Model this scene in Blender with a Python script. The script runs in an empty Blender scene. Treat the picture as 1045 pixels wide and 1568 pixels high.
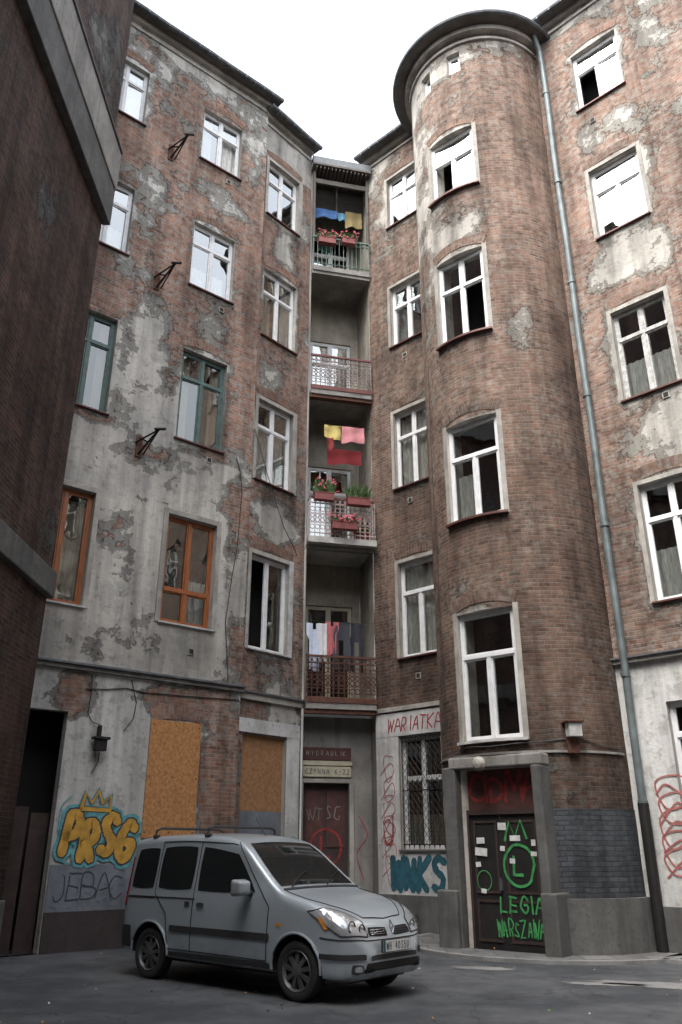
import bpy, bmesh, math, random
from mathutils import Vector, Matrix
from mathutils.bvhtree import BVHTree
from mathutils import noise as mnoise
random.seed(7)
R_=random.Random(11)
scene=bpy.context.scene
COL=scene.collection
V=Vector

# ------------------------------------------------------------------ node helpers
def newmat(name):
    m=bpy.data.materials.new(name); m.use_nodes=True
    nt=m.node_tree; nt.nodes.clear()
    out=nt.nodes.new('ShaderNodeOutputMaterial'); b=nt.nodes.new('ShaderNodeBsdfPrincipled')
    nt.links.new(b.outputs[0],out.inputs[0])
    return m,nt,b,out
def N(nt,t,**k):
    n=nt.nodes.new(t)
    for a,v in k.items(): setattr(n,a,v)
    return n
def L(nt,a,b): nt.links.new(a,b)
def math_(nt,op,a,b=None,clamp=False):
    n=N(nt,'ShaderNodeMath',operation=op); n.use_clamp=clamp
    for i,x in enumerate((a,b)):
        if x is None: continue
        if isinstance(x,(int,float)): n.inputs[i].default_value=x
        else: L(nt,x,n.inputs[i])
    return n.outputs[0]
def mix(nt,fac,a,b,bt='MIX'):
    n=N(nt,'ShaderNodeMix',data_type='RGBA',blend_type=bt)
    for i,x in ((0,fac),(6,a),(7,b)):
        if isinstance(x,(int,float)): n.inputs[i].default_value=x
        elif isinstance(x,tuple): n.inputs[i].default_value=(x[0],x[1],x[2],1)
        else: L(nt,x,n.inputs[i])
    return n.outputs[2]
def mrange(nt,v,a,b,c=0,d=1):
    n=N(nt,'ShaderNodeMapRange'); n.clamp=True
    L(nt,v,n.inputs[0])
    for i,x in enumerate((a,b,c,d)): n.inputs[i+1].default_value=x
    return n.outputs[0]
def noise(nt,vec,scale,detail=4,rough=.55,off=None,sc=None):
    if off or sc:
        mp=N(nt,'ShaderNodeMapping'); L(nt,vec,mp.inputs[0])
        if off: mp.inputs[1].default_value=off
        if sc: mp.inputs[3].default_value=sc
        vec=mp.outputs[0]
    n=N(nt,'ShaderNodeTexNoise'); L(nt,vec,n.inputs['Vector'])
    n.inputs['Scale'].default_value=scale; n.inputs['Detail'].default_value=detail; n.inputs['Roughness'].default_value=rough
    return n.outputs[0]

def simple(name,col,rough=.7,metal=0.0,var=.25,scale=6,bump=0.0,col2=None,coat=0,sc=None):
    m,nt,b,o=newmat(name)
    tc=N(nt,'ShaderNodeTexCoord')
    n1=noise(nt,tc.outputs['Object'],scale,6,.6,sc=sc)
    f=mrange(nt,n1,.3,.7)
    dark=tuple(c*(1-var) for c in col) if col2 is None else col2
    c=mix(nt,f,dark,tuple(min(1,c*(1+var*.4)) for c in col))
    L(nt,c,b.inputs['Base Color'])
    b.inputs['Roughness'].default_value=rough; b.inputs['Metallic'].default_value=metal
    if coat: b.inputs['Coat Weight'].default_value=coat; b.inputs['Coat Roughness'].default_value=.05
    if bump:
        bp=N(nt,'ShaderNodeBump'); bp.inputs['Strength'].default_value=bump; bp.inputs['Distance'].default_value=.01
        n2=noise(nt,tc.outputs['Object'],scale*4,6,.6,sc=sc)
        L(nt,n2,bp.inputs['Height']); L(nt,bp.outputs[0],b.inputs['Normal'])
    return m

def grimy(name,col,streak=.5,spot=.5,scale=2.0):
    """stained plaster / concrete: blotches, vertical run-off, chips"""
    m,nt,b,o=newmat(name)
    tc=N(nt,'ShaderNodeTexCoord'); P=tc.outputs['Object']
    a=noise(nt,P,scale*.5,7,.65); s=noise(nt,P,1,5,.6,sc=(4,4,.35)); q=noise(nt,P,scale*5,6,.7)
    c=mix(nt,mrange(nt,a,.4,.62),tuple(x*.62 for x in col),col)
    c=mix(nt,mrange(nt,s,.5,.7,0,streak),c,tuple(x*.35 for x in col))
    c=mix(nt,mrange(nt,q,.58,.66,0,spot),c,tuple(x*.42 for x in col))
    L(nt,c,b.inputs['Base Color']); b.inputs['Roughness'].default_value=.9
    bp=N(nt,'ShaderNodeBump'); bp.inputs['Strength'].default_value=.7; bp.inputs['Distance'].default_value=.015
    L(nt,math_(nt,'SUBTRACT',q,math_(nt,'MULTIPLY',mrange(nt,q,.58,.62),.6)),bp.inputs['Height']); L(nt,bp.outputs[0],b.inputs['Normal'])
    return m

def masonry(name,bA,bB,mort,pA,pB,off=(0,0,0),residue=.3,val=1.0):
    m,nt,b,o=newmat(name)
    at=N(nt,'ShaderNodeAttribute',attribute_name='mask')
    sep=N(nt,'ShaderNodeSeparateColor'); L(nt,at.outputs['Color'],sep.inputs[0])
    Rm,Gm,Bm=sep.outputs[0],sep.outputs[1],sep.outputs[2]
    uvn=N(nt,'ShaderNodeUVMap'); uvn.uv_map='UVMap'
    mp=N(nt,'ShaderNodeMapping'); mp.inputs[1].default_value=off; L(nt,uvn.outputs[0],mp.inputs[0]); uv=mp.outputs[0]
    n1=noise(nt,uv,1.1,8,.7)
    n2=noise(nt,uv,.5,4,.6,off=(7,3,0))
    n3=noise(nt,uv,7,4,.65,off=(1,9,0))
    n4=noise(nt,uv,1.5,5,.68,off=(4,2,0))
    st=noise(nt,uv,1,4,.62,sc=(2.6,.22,1))
    val_=math_(nt,'ADD',Rm,math_(nt,'MULTIPLY',math_(nt,'SUBTRACT',n1,.5),1.7))
    pf=mrange(nt,val_,.495,.515)
    pf2=mrange(nt,val_,.62,.65)
    # brick
    nd=N(nt,'ShaderNodeTexNoise'); nd.inputs['Scale'].default_value=2.5; nd.inputs['Detail'].default_value=3; L(nt,uv,nd.inputs['Vector'])
    vs=N(nt,'ShaderNodeVectorMath',operation='SCALE'); L(nt,nd.outputs['Color'],vs.inputs[0]); vs.inputs['Scale'].default_value=.05
    va=N(nt,'ShaderNodeVectorMath',operation='ADD'); L(nt,uv,va.inputs[0]); L(nt,vs.outputs[0],va.inputs[1])
    def brick(vec,c1,c2,mo):
        br=N(nt,'ShaderNodeTexBrick'); L(nt,vec,br.inputs['Vector'])
        br.inputs['Scale'].default_value=1; br.inputs['Brick Width'].default_value=.225; br.inputs['Row Height'].default_value=.08
        br.inputs['Mortar Size'].default_value=.010; br.inputs['Mortar Smooth'].default_value=.4; br.inputs['Bias'].default_value=0
        br.inputs['Color1'].default_value=(*c1,1); br.inputs['Color2'].default_value=(*c2,1); br.inputs['Mortar'].default_value=(*mo,1)
        return br
    br=brick(va.outputs[0],bA,bB,mort)
    sh=N(nt,'ShaderNodeVectorMath',operation='ADD'); L(nt,va.outputs[0],sh.inputs[0]); sh.inputs[1].default_value=(.225*37,.08*22,0)
    br2=brick(sh.outputs[0],(0,0,0),(1,1,1),(.4,.4,.4))
    rnd=N(nt,'ShaderNodeSeparateColor'); L(nt,br2.outputs['Color'],rnd.inputs[0]); rv=rnd.outputs[0]
    bc=mix(nt,mrange(nt,rv,.66,.9,0,.55),br.outputs['Color'],tuple(x*.45 for x in bB))
    bc=mix(nt,mrange(nt,rv,.20,.05,0,.35),bc,(min(1,bA[0]*1.25),min(1,bA[1]*1.45),min(1,bA[2]*1.55)))
    bc=mix(nt,mrange(nt,n4,.42,.66,0,.72),bc,tuple(x*.42 for x in bB))
    bc=mix(nt,mrange(nt,n2,.5,.68,0,.42),bc,(bA[0]*1.15,bA[1]*1.28,bA[2]*1.30))
    bc=mix(nt,math_(nt,'MULTIPLY',mrange(nt,n3,.42,.62),mrange(nt,val_,-.1,.48,residue*.35,residue*2.4)),bc,tuple(x*.85 for x in pA))
    # plaster
    under=(pA[0]*.60,pA[1]*.61,pA[2]*.61)
    pc=mix(nt,mrange(nt,n2,.42,.58),pA,pB)
    pc=mix(nt,Bm,pc,(.62,.62,.60))
    pc=mix(nt,mrange(nt,n4,.55,.575,0,.38),pc,(pA[0]*.70,pA[1]*.73,pA[2]*.76))   # old cement repairs
    pc=mix(nt,mrange(nt,n4,.42,.35,0,.45),pc,tuple(x*.55 for x in pA))           # damp
    pc=mix(nt,pf2,under,pc)
    pc=mix(nt,mrange(nt,n3,.55,.68,0,.42),pc,tuple(x*.45 for x in pA))
    c=mix(nt,pf,bc,pc)
    edge=math_(nt,'MULTIPLY',mrange(nt,val_,.46,.495),mrange(nt,val_,.515,.50))
    c=mix(nt,math_(nt,'MULTIPLY',edge,.6),c,tuple(x*.3 for x in bB))
    stv=mrange(nt,st,.40,.68,1.0,.50)
    dv=math_(nt,'MULTIPLY',math_(nt,'SUBTRACT',1.0,Gm),stv)  # green mask darkens: real grime plus shade painted in low on the walls
    dv=math_(nt,'MULTIPLY',dv,val)
    cc=N(nt,'ShaderNodeCombineColor'); [L(nt,dv,cc.inputs[i]) for i in range(3)]
    c=mix(nt,1.0,c,cc.outputs[0],'MULTIPLY')
    L(nt,c,b.inputs['Base Color']); b.inputs['Roughness'].default_value=.9; b.inputs['Specular IOR Level'].default_value=.2
    h=math_(nt,'MULTIPLY',br.outputs['Fac'],-.45)
    h=math_(nt,'ADD',h,math_(nt,'MULTIPLY',rv,.25))
    h=math_(nt,'MULTIPLY',h,math_(nt,'SUBTRACT',1.0,pf))
    h=math_(nt,'ADD',h,math_(nt,'MULTIPLY',pf,1.0)); h=math_(nt,'ADD',h,math_(nt,'MULTIPLY',pf2,.4))
    h=math_(nt,'ADD',h,math_(nt,'MULTIPLY',n3,.5))
    bp=N(nt,'ShaderNodeBump'); bp.inputs['Strength'].default_value=.95; bp.inputs['Distance'].default_value=.03
    L(nt,h,bp.inputs['Height']); L(nt,bp.outputs[0],b.inputs['Normal'])
    return m

def glassmat(name,fac,tint=(.9,.93,.92)):
    m=bpy.data.materials.new(name); m.use_nodes=True; nt=m.node_tree; nt.nodes.clear()
    o=N(nt,'ShaderNodeOutputMaterial'); mx=N(nt,'ShaderNodeMixShader')
    tr=N(nt,'ShaderNodeBsdfTransparent'); tr.inputs[0].default_value=(*[t*.8 for t in tint],1)
    gl=N(nt,'ShaderNodeBsdfGlossy'); gl.inputs['Roughness'].default_value=.02; gl.inputs[0].default_value=(*tint,1)
    lw=N(nt,'ShaderNodeLayerWeight'); lw.inputs[0].default_value=.35
    f=mrange(nt,lw.outputs['Facing'],0,1,fac,min(1,fac+.5))
    L(nt,f,mx.inputs[0]); L(nt,tr.outputs[0],mx.inputs[1]); L(nt,gl.outputs[0],mx.inputs[2]); L(nt,mx.outputs[0],o.inputs[0])
    tc=N(nt,'ShaderNodeTexCoord'); bp=N(nt,'ShaderNodeBump'); bp.inputs['Strength'].default_value=.15; bp.inputs['Distance'].default_value=.05
    L(nt,noise(nt,tc.outputs['Object'],1.3,2),bp.inputs['Height']); L(nt,bp.outputs[0],gl.inputs['Normal'])
    return m

M={}
M['brickL']=masonry('brick_and_plaster_left',(.42,.205,.135),(.28,.14,.10),(.36,.33,.28),(.43,.415,.38),(.53,.505,.455),residue=.36)
M['brickS']=masonry('brick_and_plaster_side',(.39,.19,.13),(.25,.13,.10),(.35,.31,.27),(.42,.40,.36),(.52,.49,.44),off=(13,5,0),residue=.34)
M['brickT']=masonry('tower_brick',(.33,.185,.13),(.205,.12,.09),(.32,.285,.24),(.50,.46,.405),(.56,.52,.46),off=(31,2,0),residue=.27)
M['brickR']=masonry('brick_and_plaster_right',(.36,.20,.14),(.225,.13,.10),(.34,.30,.26),(.47,.44,.39),(.53,.50,.45),off=(51,8,0),residue=.34)
M['brickW']=masonry('dark_brick',(.115,.055,.04),(.065,.036,.031),(.125,.11,.095),(.15,.147,.14),(.19,.185,.17),off=(77,4,0),residue=.2)
M['brickP']=masonry('blue_painted_brick',(.085,.09,.10),(.068,.074,.083),(.045,.048,.052),(.12,.13,.14),(.10,.11,.12),off=(5,4,0))
M['cornice']=grimy('cornice_plaster',(.50,.48,.44))
M['gutter']=simple('zinc_gutter',(.13,.14,.15),.55,.4,.4,5)
M['pipe']=simple('grey_green_pipe_paint',(.14,.17,.175),.5,.2,.45,3)
M['soffit']=simple('soffit_wood',(.12,.11,.10),.9,0,.4,3)
M['roof']=simple('roof_tin',(.10,.10,.11),.5,.5,.4,3)
M['white']=simple('white_window_paint',(.70,.71,.72),.45,0,.15,5)
M['orange']=simple('orange_varnished_wood',(.33,.105,.03),.45,0,.5,5,sc=(4,4,.6))
M['green']=simple('green_window_paint',(.07,.125,.11),.5,0,.4,6)
M['cream']=simple('cream_window_paint',(.46,.43,.32),.6,0,.3,6)
M['greyw']=simple('grey_peeling_window_paint',(.46,.46,.44),.7,0,.5,12)
M['sillred']=simple('red_brown_sill_tin',(.11,.042,.035),.5,.2,.3,5)
M['sillgrey']=simple('grey_sill_tin',(.20,.21,.22),.45,.5,.3,5)
M['silllight']=simple('light_sill',(.50,.50,.49),.6,0,.4,5)
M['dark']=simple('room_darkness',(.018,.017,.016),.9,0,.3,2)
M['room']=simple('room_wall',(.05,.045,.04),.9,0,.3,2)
M['curtain']=simple('lace_curtain',(.60,.60,.57),.9,0,.5,14,0,sc=(3,3,.3))
M['curtainb']=simple('beige_curtain',(.34,.29,.22),.9,0,.4,10,sc=(3,3,.3))
M['glass']=glassmat('window_glass',.27)
M['glasslow']=glassmat('window_glass_dusty',.12,(.8,.82,.8))
M['osb']=simple('chipboard',(.44,.22,.08),.8,0,.55,18,.3,col2=(.25,.11,.04))
M['osb2']=simple('chipboard_weathered',(.32,.165,.075),.8,0,.4,14,.2)
M['bluepaint']=grimy('blue_grey_wall_paint',(.18,.20,.23))
M['brownpaint']=grimy('dark_brown_plinth_paint',(.05,.04,.04))
M['whitepl']=grimy('whitewashed_plaster',(.58,.58,.57),.5,.6)
M['greypl']=grimy('grey_dirty_plaster',(.28,.27,.25),.6,.5)
M['surr']=grimy('window_surround_plaster',(.42,.40,.36),.5,.6,3)
M['beige']=grimy('loggia_plaster',(.42,.39,.33),.45,.3)
M['slab']=grimy('concrete_slab',(.30,.29,.27))
M['slabw']=grimy('painted_slab',(.58,.57,.54),.4,.3)
M['stone']=grimy('stone_plinth',(.125,.125,.12),.6,.8,3)
M['cement']=grimy('worn_cement',(.24,.24,.235),.3,.8,4)
M['rust']=simple('rusty_iron',(.13,.058,.04),.8,.3,.5,8)
M['iron']=simple('black_iron',(.025,.024,.024),.6,.5,.3,6)
M['railw']=simple('white_pink_rail_paint',(.50,.38,.36),.6,0,.5,12)
M['railg']=simple('green_rail_paint',(.11,.17,.14),.6,0,.4,10)
M['raill']=simple('brown_grey_rail_paint',(.25,.20,.185),.6,0,.5,12)
M['woodr']=simple('red_brown_board',(.15,.05,.042),.7,0,.3,6)
M['door']=simple('dark_brown_door',(.045,.028,.024),.6,0,.4,5,.2)
M['doorr']=simple('red_brown_transom',(.085,.033,.028),.7,0,.4,5,.2)
M['doorb']=simple('black_door_panel',(.016,.014,.014),.55,0,.4,5,.2)
M['red']=simple('red_spray_paint',(.30,.035,.03),.8,0,.5,8)
M['pink']=simple('faded_red_spray_paint',(.36,.12,.11),.8,0,.4,8)
M['greenp']=simple('green_spray_paint',(.05,.30,.09),.8,0,.5,8)
M['cyan']=simple('cyan_spray_paint',(.12,.36,.39),.8,0,.5,8)
M['yellow']=simple('yellow_spray_paint',(.55,.31,.05),.8,0,.4,6)
M['black']=simple('black_spray_paint',(.045,.05,.06),.8,0,.3,8)
M['blue']=simple('dark_cyan_spray_paint',(.02,.10,.14),.8,0,.5,8)
M['wht']=simple('white_paint',(.66,.66,.65),.7,0,.3,8)
M['cable']=simple('cable',(.03,.03,.03),.7)
M['leaf']=simple('leaf',(.07,.13,.035),.7,0,.5,12)
M['flower']=simple('flower_petals',(.50,.05,.10),.7,0,.3,12)
M['pot']=simple('red_flower_box',(.20,.045,.04),.6,0,.3,5)

# ------------------------------------------------------------------ mesh builder
class MB:
    def __init__(s): s.v=[];s.f=[];s.m=[];s.uv=[];s.mats=[]
    def mi(s,m):
        if isinstance(m,str): m=M[m]
        if m not in s.mats: s.mats.append(m)
        return s.mats.index(m)
    def quad(s,ps,m,uv=None):
        b=len(s.v); s.v+= [tuple(p) for p in ps]; s.f.append(tuple(range(b,b+len(ps)))); s.m.append(s.mi(m))
        s.uv.append(uv or [(p[0]+p[1],p[2]) for p in ps])
    def box(s,F,a0,a1,z0,z1,d0,d1,m):
        P=lambda a,z,d:F(a,z,d)
        fs=[[(a0,z0,d1),(a1,z0,d1),(a1,z1,d1),(a0,z1,d1)],[(a0,z0,d0),(a0,z1,d0),(a1,z1,d0),(a1,z0,d0)],
            [(a0,z0,d0),(a0,z0,d1),(a0,z1,d1),(a0,z1,d0)],[(a1,z0,d0),(a1,z1,d0),(a1,z1,d1),(a1,z0,d1)],
            [(a0,z1,d0),(a0,z1,d1),(a1,z1,d1),(a1,z1,d0)],[(a0,z0,d0),(a1,z0,d0),(a1,z0,d1),(a0,z0,d1)]]
        for i,q in enumerate(fs):
            if i<2: uv=[(x[0],x[1]) for x in q]
            elif i<4: uv=[(x[2]+x[0],x[1]) for x in q]
            else: uv=[(x[0],x[2]) for x in q]
            s.quad([P(*x) for x in q],m,uv)
    def tube(s,pts,r,m,n=8,closed=False):
        pts=[V(p) for p in pts]; k=len(pts); rings=[]
        mi=s.mi(m)
        for i,p in enumerate(pts):
            if closed: t=(pts[(i+1)%k]-pts[(i-1)%k])
            else: t=pts[min(i+1,k-1)]-pts[max(i-1,0)]
            t.normalize()
            up=V((0,0,1)) if abs(t.z)<.9 else V((1,0,0))
            a=t.cross(up).normalized(); b=t.cross(a)
            base=len(s.v)
            for j in range(n):
                an=2*math.pi*j/n; s.v.append(tuple(p+a*math.cos(an)*r+b*math.sin(an)*r))
            rings.append(base)
        rng=range(k) if closed else range(k-1)
        for i in rng:
            A=rings[i];B=rings[(i+1)%k]
            for j in range(n):
                s.f.append((A+j,A+(j+1)%n,B+(j+1)%n,B+j)); s.m.append(mi); s.uv.append([(0,0)]*4)
        if not closed:
            s.f.append(tuple(rings[0]+j for j in range(n))); s.m.append(mi); s.uv.append([(0,0)]*n)
            s.f.append(tuple(rings[-1]+j for j in range(n))); s.m.append(mi); s.uv.append([(0,0)]*n)
    def build(s,name,parent=None,smooth=False,mask=None,bevel=0):
        me=bpy.data.meshes.new(name); me.from_pydata(s.v,[],s.f)
        for m in s.mats: me.materials.append(m)
        me.polygons.foreach_set('material_index',s.m)
        ul=me.uv_layers.new(name='UVMap'); i=0
        for u in s.uv:
            for x in u: ul.data[i].uv=x; i+=1
        if mask is not None:
            ca=me.color_attributes.new('mask','FLOAT_COLOR','POINT')
            for i in range(len(s.v)): ca.data[i].color=mask if isinstance(mask,tuple) else mask[i]
        if smooth: me.polygons.foreach_set('use_smooth',[True]*len(me.polygons))
        me.update()
        o=bpy.data.objects.new(name,me); COL.objects.link(o)
        if parent: o.parent=parent
        if bevel:
            bm=bmesh.new(); bm.from_mesh(me); bmesh.ops.remove_doubles(bm,verts=bm.verts,dist=.0005); bm.to_mesh(me); bm.free()
            md=o.modifiers.new('bevel','BEVEL'); md.width=bevel; md.segments=2; md.limit_method='ANGLE'
        return o
def empty(name,loc=(0,0,0),rz=0):
    e=bpy.data.objects.new(name,None); COL.objects.link(e); e.location=loc; e.rotation_euler=(0,0,rz); return e

def PF(O,T,Nn):
    O=V((O[0],O[1]));T=V(T).normalized();Nn=V(Nn).normalized()
    def f(s,z,d=0.0):
        p=O+T*s+Nn*d; return V((p.x,p.y,z))
    f.T=V((T.x,T.y,0)); f.N=V((Nn.x,Nn.y,0)); return f

# ------------------------------------------------------------------ walls
def subdiv(bp,step):
    bp=sorted(set(round(x,4) for x in bp)); o=[bp[0]]
    for a,b in zip(bp,bp[1:]):
        n=max(1,math.ceil((b-a)/step))
        o+= [a+(b-a)*i/n for i in range(1,n+1)]
    return o
def clamp(x,a=0,b=1): return max(a,min(b,x))
def rdist(s,z,h):
    dx=max(h[0]-s,0,s-h[1]); dz=max(h[2]-z,0,z-h[3]); return math.hypot(dx,dz)
SEED=[0]
def wall(name,F,s0,s1,z0,z1,holes,maskf,mat,parent,depth=.2,step=.2,revm=(.95,.1,.15,1)):
    SEED[0]+=17.3; sd_=SEED[0]
    S=subdiv([s0,s1]+[h[i] for h in holes for i in (0,1)],step); Z=subdiv([z0,z1]+[h[i] for h in holes for i in (2,3)],step)
    mb=MB(); cols=[]; idx={}
    mi=mb.mi(mat)
    def vt(i,j):
        if (i,j) not in idx:
            r=maskf(S[i],Z[j])
            nz=mnoise.noise(V((S[i]*.8,Z[j]*.55,sd_)))*.24
            if r[0]>.92: nz=0
            gz=max(0,mnoise.noise(V((S[i]*.55,Z[j]*.3,sd_+9))))*.45
            w=mnoise.noise(V((S[i]*1.5,Z[j]*1.2,sd_+5)))*.008
            idx[(i,j)]=len(mb.v); mb.v.append(tuple(F(S[i],Z[j],w if not any(rdist(S[i],Z[j],h)<.15 for h in holes) else 0))); cols.append((clamp(r[0]+nz),clamp(r[1]+gz),clamp(r[2]),1))
        return idx[(i,j)]
    for i in range(len(S)-1):
        for j in range(len(Z)-1):
            cs=(S[i]+S[i+1])/2; cz=(Z[j]+Z[j+1])/2
            if any(h[0]<cs<h[1] and h[2]<cz<h[3] for h in holes): continue
            mb.f.append((vt(i,j),vt(i+1,j),vt(i+1,j+1),vt(i,j+1))); mb.m.append(mi)
            mb.uv.append([(S[i],Z[j]),(S[i+1],Z[j]),(S[i+1],Z[j+1]),(S[i],Z[j+1])])
    for h in holes:
        hs=[x for x in S if h[0]-1e-4<=x<=h[1]+1e-4]
        for zz in (h[2],h[3]):
            for a,b in zip(hs,hs[1:]):
                mb.quad([F(a,zz,0),F(b,zz,0),F(b,zz,-depth),F(a,zz,-depth)],mat,[(a,zz),(b,zz),(b,zz+depth),(a,zz+depth)]); cols+=[revm]*4
        for ss in (h[0],h[1]):
            mb.quad([F(ss,h[2],0),F(ss,h[3],0),F(ss,h[3],-depth),F(ss,h[2],-depth)],mat,[(ss,h[2]),(ss,h[3]),(ss+depth,h[3]),(ss+depth,h[2])]); cols+=[revm]*4
    return mb.build(name,parent,mask=cols)

def ell(s,z,cs,cz,rs,rz): return max(0.0,1-math.hypot((s-cs)/rs,(z-cz)/rz))
def near(s,z,holes,w=.22): 
    d=min([rdist(s,z,h) for h in holes] or [9]); return clamp(1-d/w)
def under(s,z,holes):
    g=0
    for h in holes:
        if h[0]-.1<s<h[1]+.1 and h[2]-1.3<z<h[2]: g=max(g,(1-(h[2]-z)/1.3))
    return g

def arch(mb,F,s0,s1,z,mat,rise=.10,th=.25,proud=.011,ext=.12):
    n=14; c=(s0+s1)/2; hw=(s1-s0)/2
    def pt(t,k):
        x=(hw+ext*.3+ext*.8*k)*t; zz=z+.015+rise*(1-t*t)+th*k
        return x,zz
    for i in range(n):
        t0=-1+2*i/n;t1=-1+2*(i+1)/n
        (a,za),(b,zb),(c2,zc),(d,zd)=pt(t0,0),pt(t1,0),pt(t1,1),pt(t0,1)
        ps=[F(c+a,za,proud),F(c+b,zb,proud),F(c+c2,zc,proud),F(c+d,zd,proud)]
        mb.quad(ps,mat,[(z,c+a),(z,c+b),(z+.25,c+b),(z+.25,c+a)])
        mb.quad([F(c+a,za,-.02),F(c+b,zb,-.02),F(c+b,zb,proud),F(c+a,za,proud)],mat,[(0,a),(0,b),(.03,b),(.03,a)])
        mb.quad([F(c+d,zd,-.02),F(c+c2,zc,-.02),F(c+c2,zc,proud),F(c+d,zd,proud)],mat,[(0,a),(0,b),(.03,b),(.03,a)])
def archmask(mb,lo=0.0):
    out=[]
    for v in mb.v:
        n_=mnoise.noise(V((v[0]*1.1,v[1]*1.1,v[2]*.9)))
        out.append((clamp(.20+.4*n_),.22+lo*clamp((14-v[2])/12),.2,1))  # lower arches darkened to follow the shade painted on their walls
    return out

def window(parent,F,s0,s1,z0,z1,fm='white',d=-.12,transom=.68,mull=1,upmull=True,curt=None,gl='glass',sill='sillred',fw=.06,openp=None,name='window',sillout=.07,room=.7):
    mb=MB(); 
    g=.004; mw=.036
    a0,a1,b0,b1=s0+g,s1-g,z0+g,z1-g
    d0,d1=d-.07,d
    mb.box(F,a0,a0+fw,b0,b1,d0,d1,fm); mb.box(F,a1-fw,a1,b0,b1,d0,d1,fm)
    mb.box(F,a0+fw,a1-fw,b0,b0+fw,d0,d1,fm); mb.box(F,a0+fw,a1-fw,b1-fw,b1,d0,d1,fm)
    ia0,ia1,ib0,ib1=a0+fw,a1-fw,b0+fw,b1-fw
    cells=[]
    if transom:
        zt=ib0+(ib1-ib0)*transom
        mb.box(F,ia0,ia1,zt-mw,zt+mw,d0,d1+.015,fm)
        rows=[(ib0,zt-mw,True),(zt+mw,ib1,upmull)]
    else: rows=[(ib0,ib1,True)]
    for r0,r1,ms in rows:
        if mull and ms:
            step=(ia1-ia0)/(mull+1)
            xs=[ia0+step*i for i in range(mull+2)]
            for x in xs[1:-1]: mb.box(F,x-mw,x+mw,r0,r1,d0,d1+.01,fm)
            for i in range(mull+1):
                cells.append((xs[i]+(mw if i else 0),xs[i+1]-(mw if i<mull else 0),r0,r1))
        else: cells.append((ia0,ia1,r0,r1))
    for k,(x0,x1,y0,y1) in enumerate(cells):
        sw=.032
        mb.box(F,x0,x0+sw,y0,y1,d0+.01,d1-.012,fm); mb.box(F,x1-sw,x1,y0,y1,d0+.01,d1-.012,fm)
        mb.box(F,x0+sw,x1-sw,y0,y0+sw,d0+.01,d1-.012,fm); mb.box(F,x0+sw,x1-sw,y1-sw,y1,d0+.01,d1-.012,fm)
        if openp is not None and k==openp: continue
        t=R_.uniform(-.012,.012);t2=R_.uniform(-.012,.012); dm=d-.04
        mb.quad([F(x0+sw,y0+sw,dm+t),F(x1-sw,y0+sw,dm-t),F(x1-sw,y1-sw,dm-t+t2),F(x0+sw,y1-sw,dm+t+t2)],gl)
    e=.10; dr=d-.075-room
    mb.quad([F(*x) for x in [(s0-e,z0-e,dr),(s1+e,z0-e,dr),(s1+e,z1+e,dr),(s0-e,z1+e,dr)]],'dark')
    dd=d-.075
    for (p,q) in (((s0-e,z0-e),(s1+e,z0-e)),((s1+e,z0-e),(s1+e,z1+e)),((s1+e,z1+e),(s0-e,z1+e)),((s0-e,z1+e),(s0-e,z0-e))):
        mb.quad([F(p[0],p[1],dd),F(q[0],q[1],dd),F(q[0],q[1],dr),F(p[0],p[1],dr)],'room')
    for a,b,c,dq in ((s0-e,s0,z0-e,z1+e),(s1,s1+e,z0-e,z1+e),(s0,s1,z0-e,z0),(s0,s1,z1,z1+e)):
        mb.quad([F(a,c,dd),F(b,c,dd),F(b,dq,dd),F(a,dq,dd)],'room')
    if curt:
        for (ca,cb,cz0,cz1,cm) in curt:
            A=s0+(s1-s0)*ca;B=s0+(s1-s0)*cb; n=max(6,int((B-A)/.035)); ph=R_.random()*6
            for i in range(n):
                x0=A+(B-A)*i/n;x1=A+(B-A)*(i+1)/n
                w0=.02*math.sin(i*1.5+ph);w1=.02*math.sin((i+1)*1.5+ph)
                zz0=z0+(z1-z0)*cz0;zz1=z0+(z1-z0)*cz1
                mb.quad([F(x0,zz0,d-.16+w0),F(x1,zz0,d-.16+w1),F(x1,zz1,d-.16+w1),F(x0,zz1,d-.16+w0)],cm)
    if sill:
        mb.box(F,s0-.05,s1+.05,z0-.035,z0-.001,d+.005,sillout,sill)
    return mb.build(name,parent)

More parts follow.
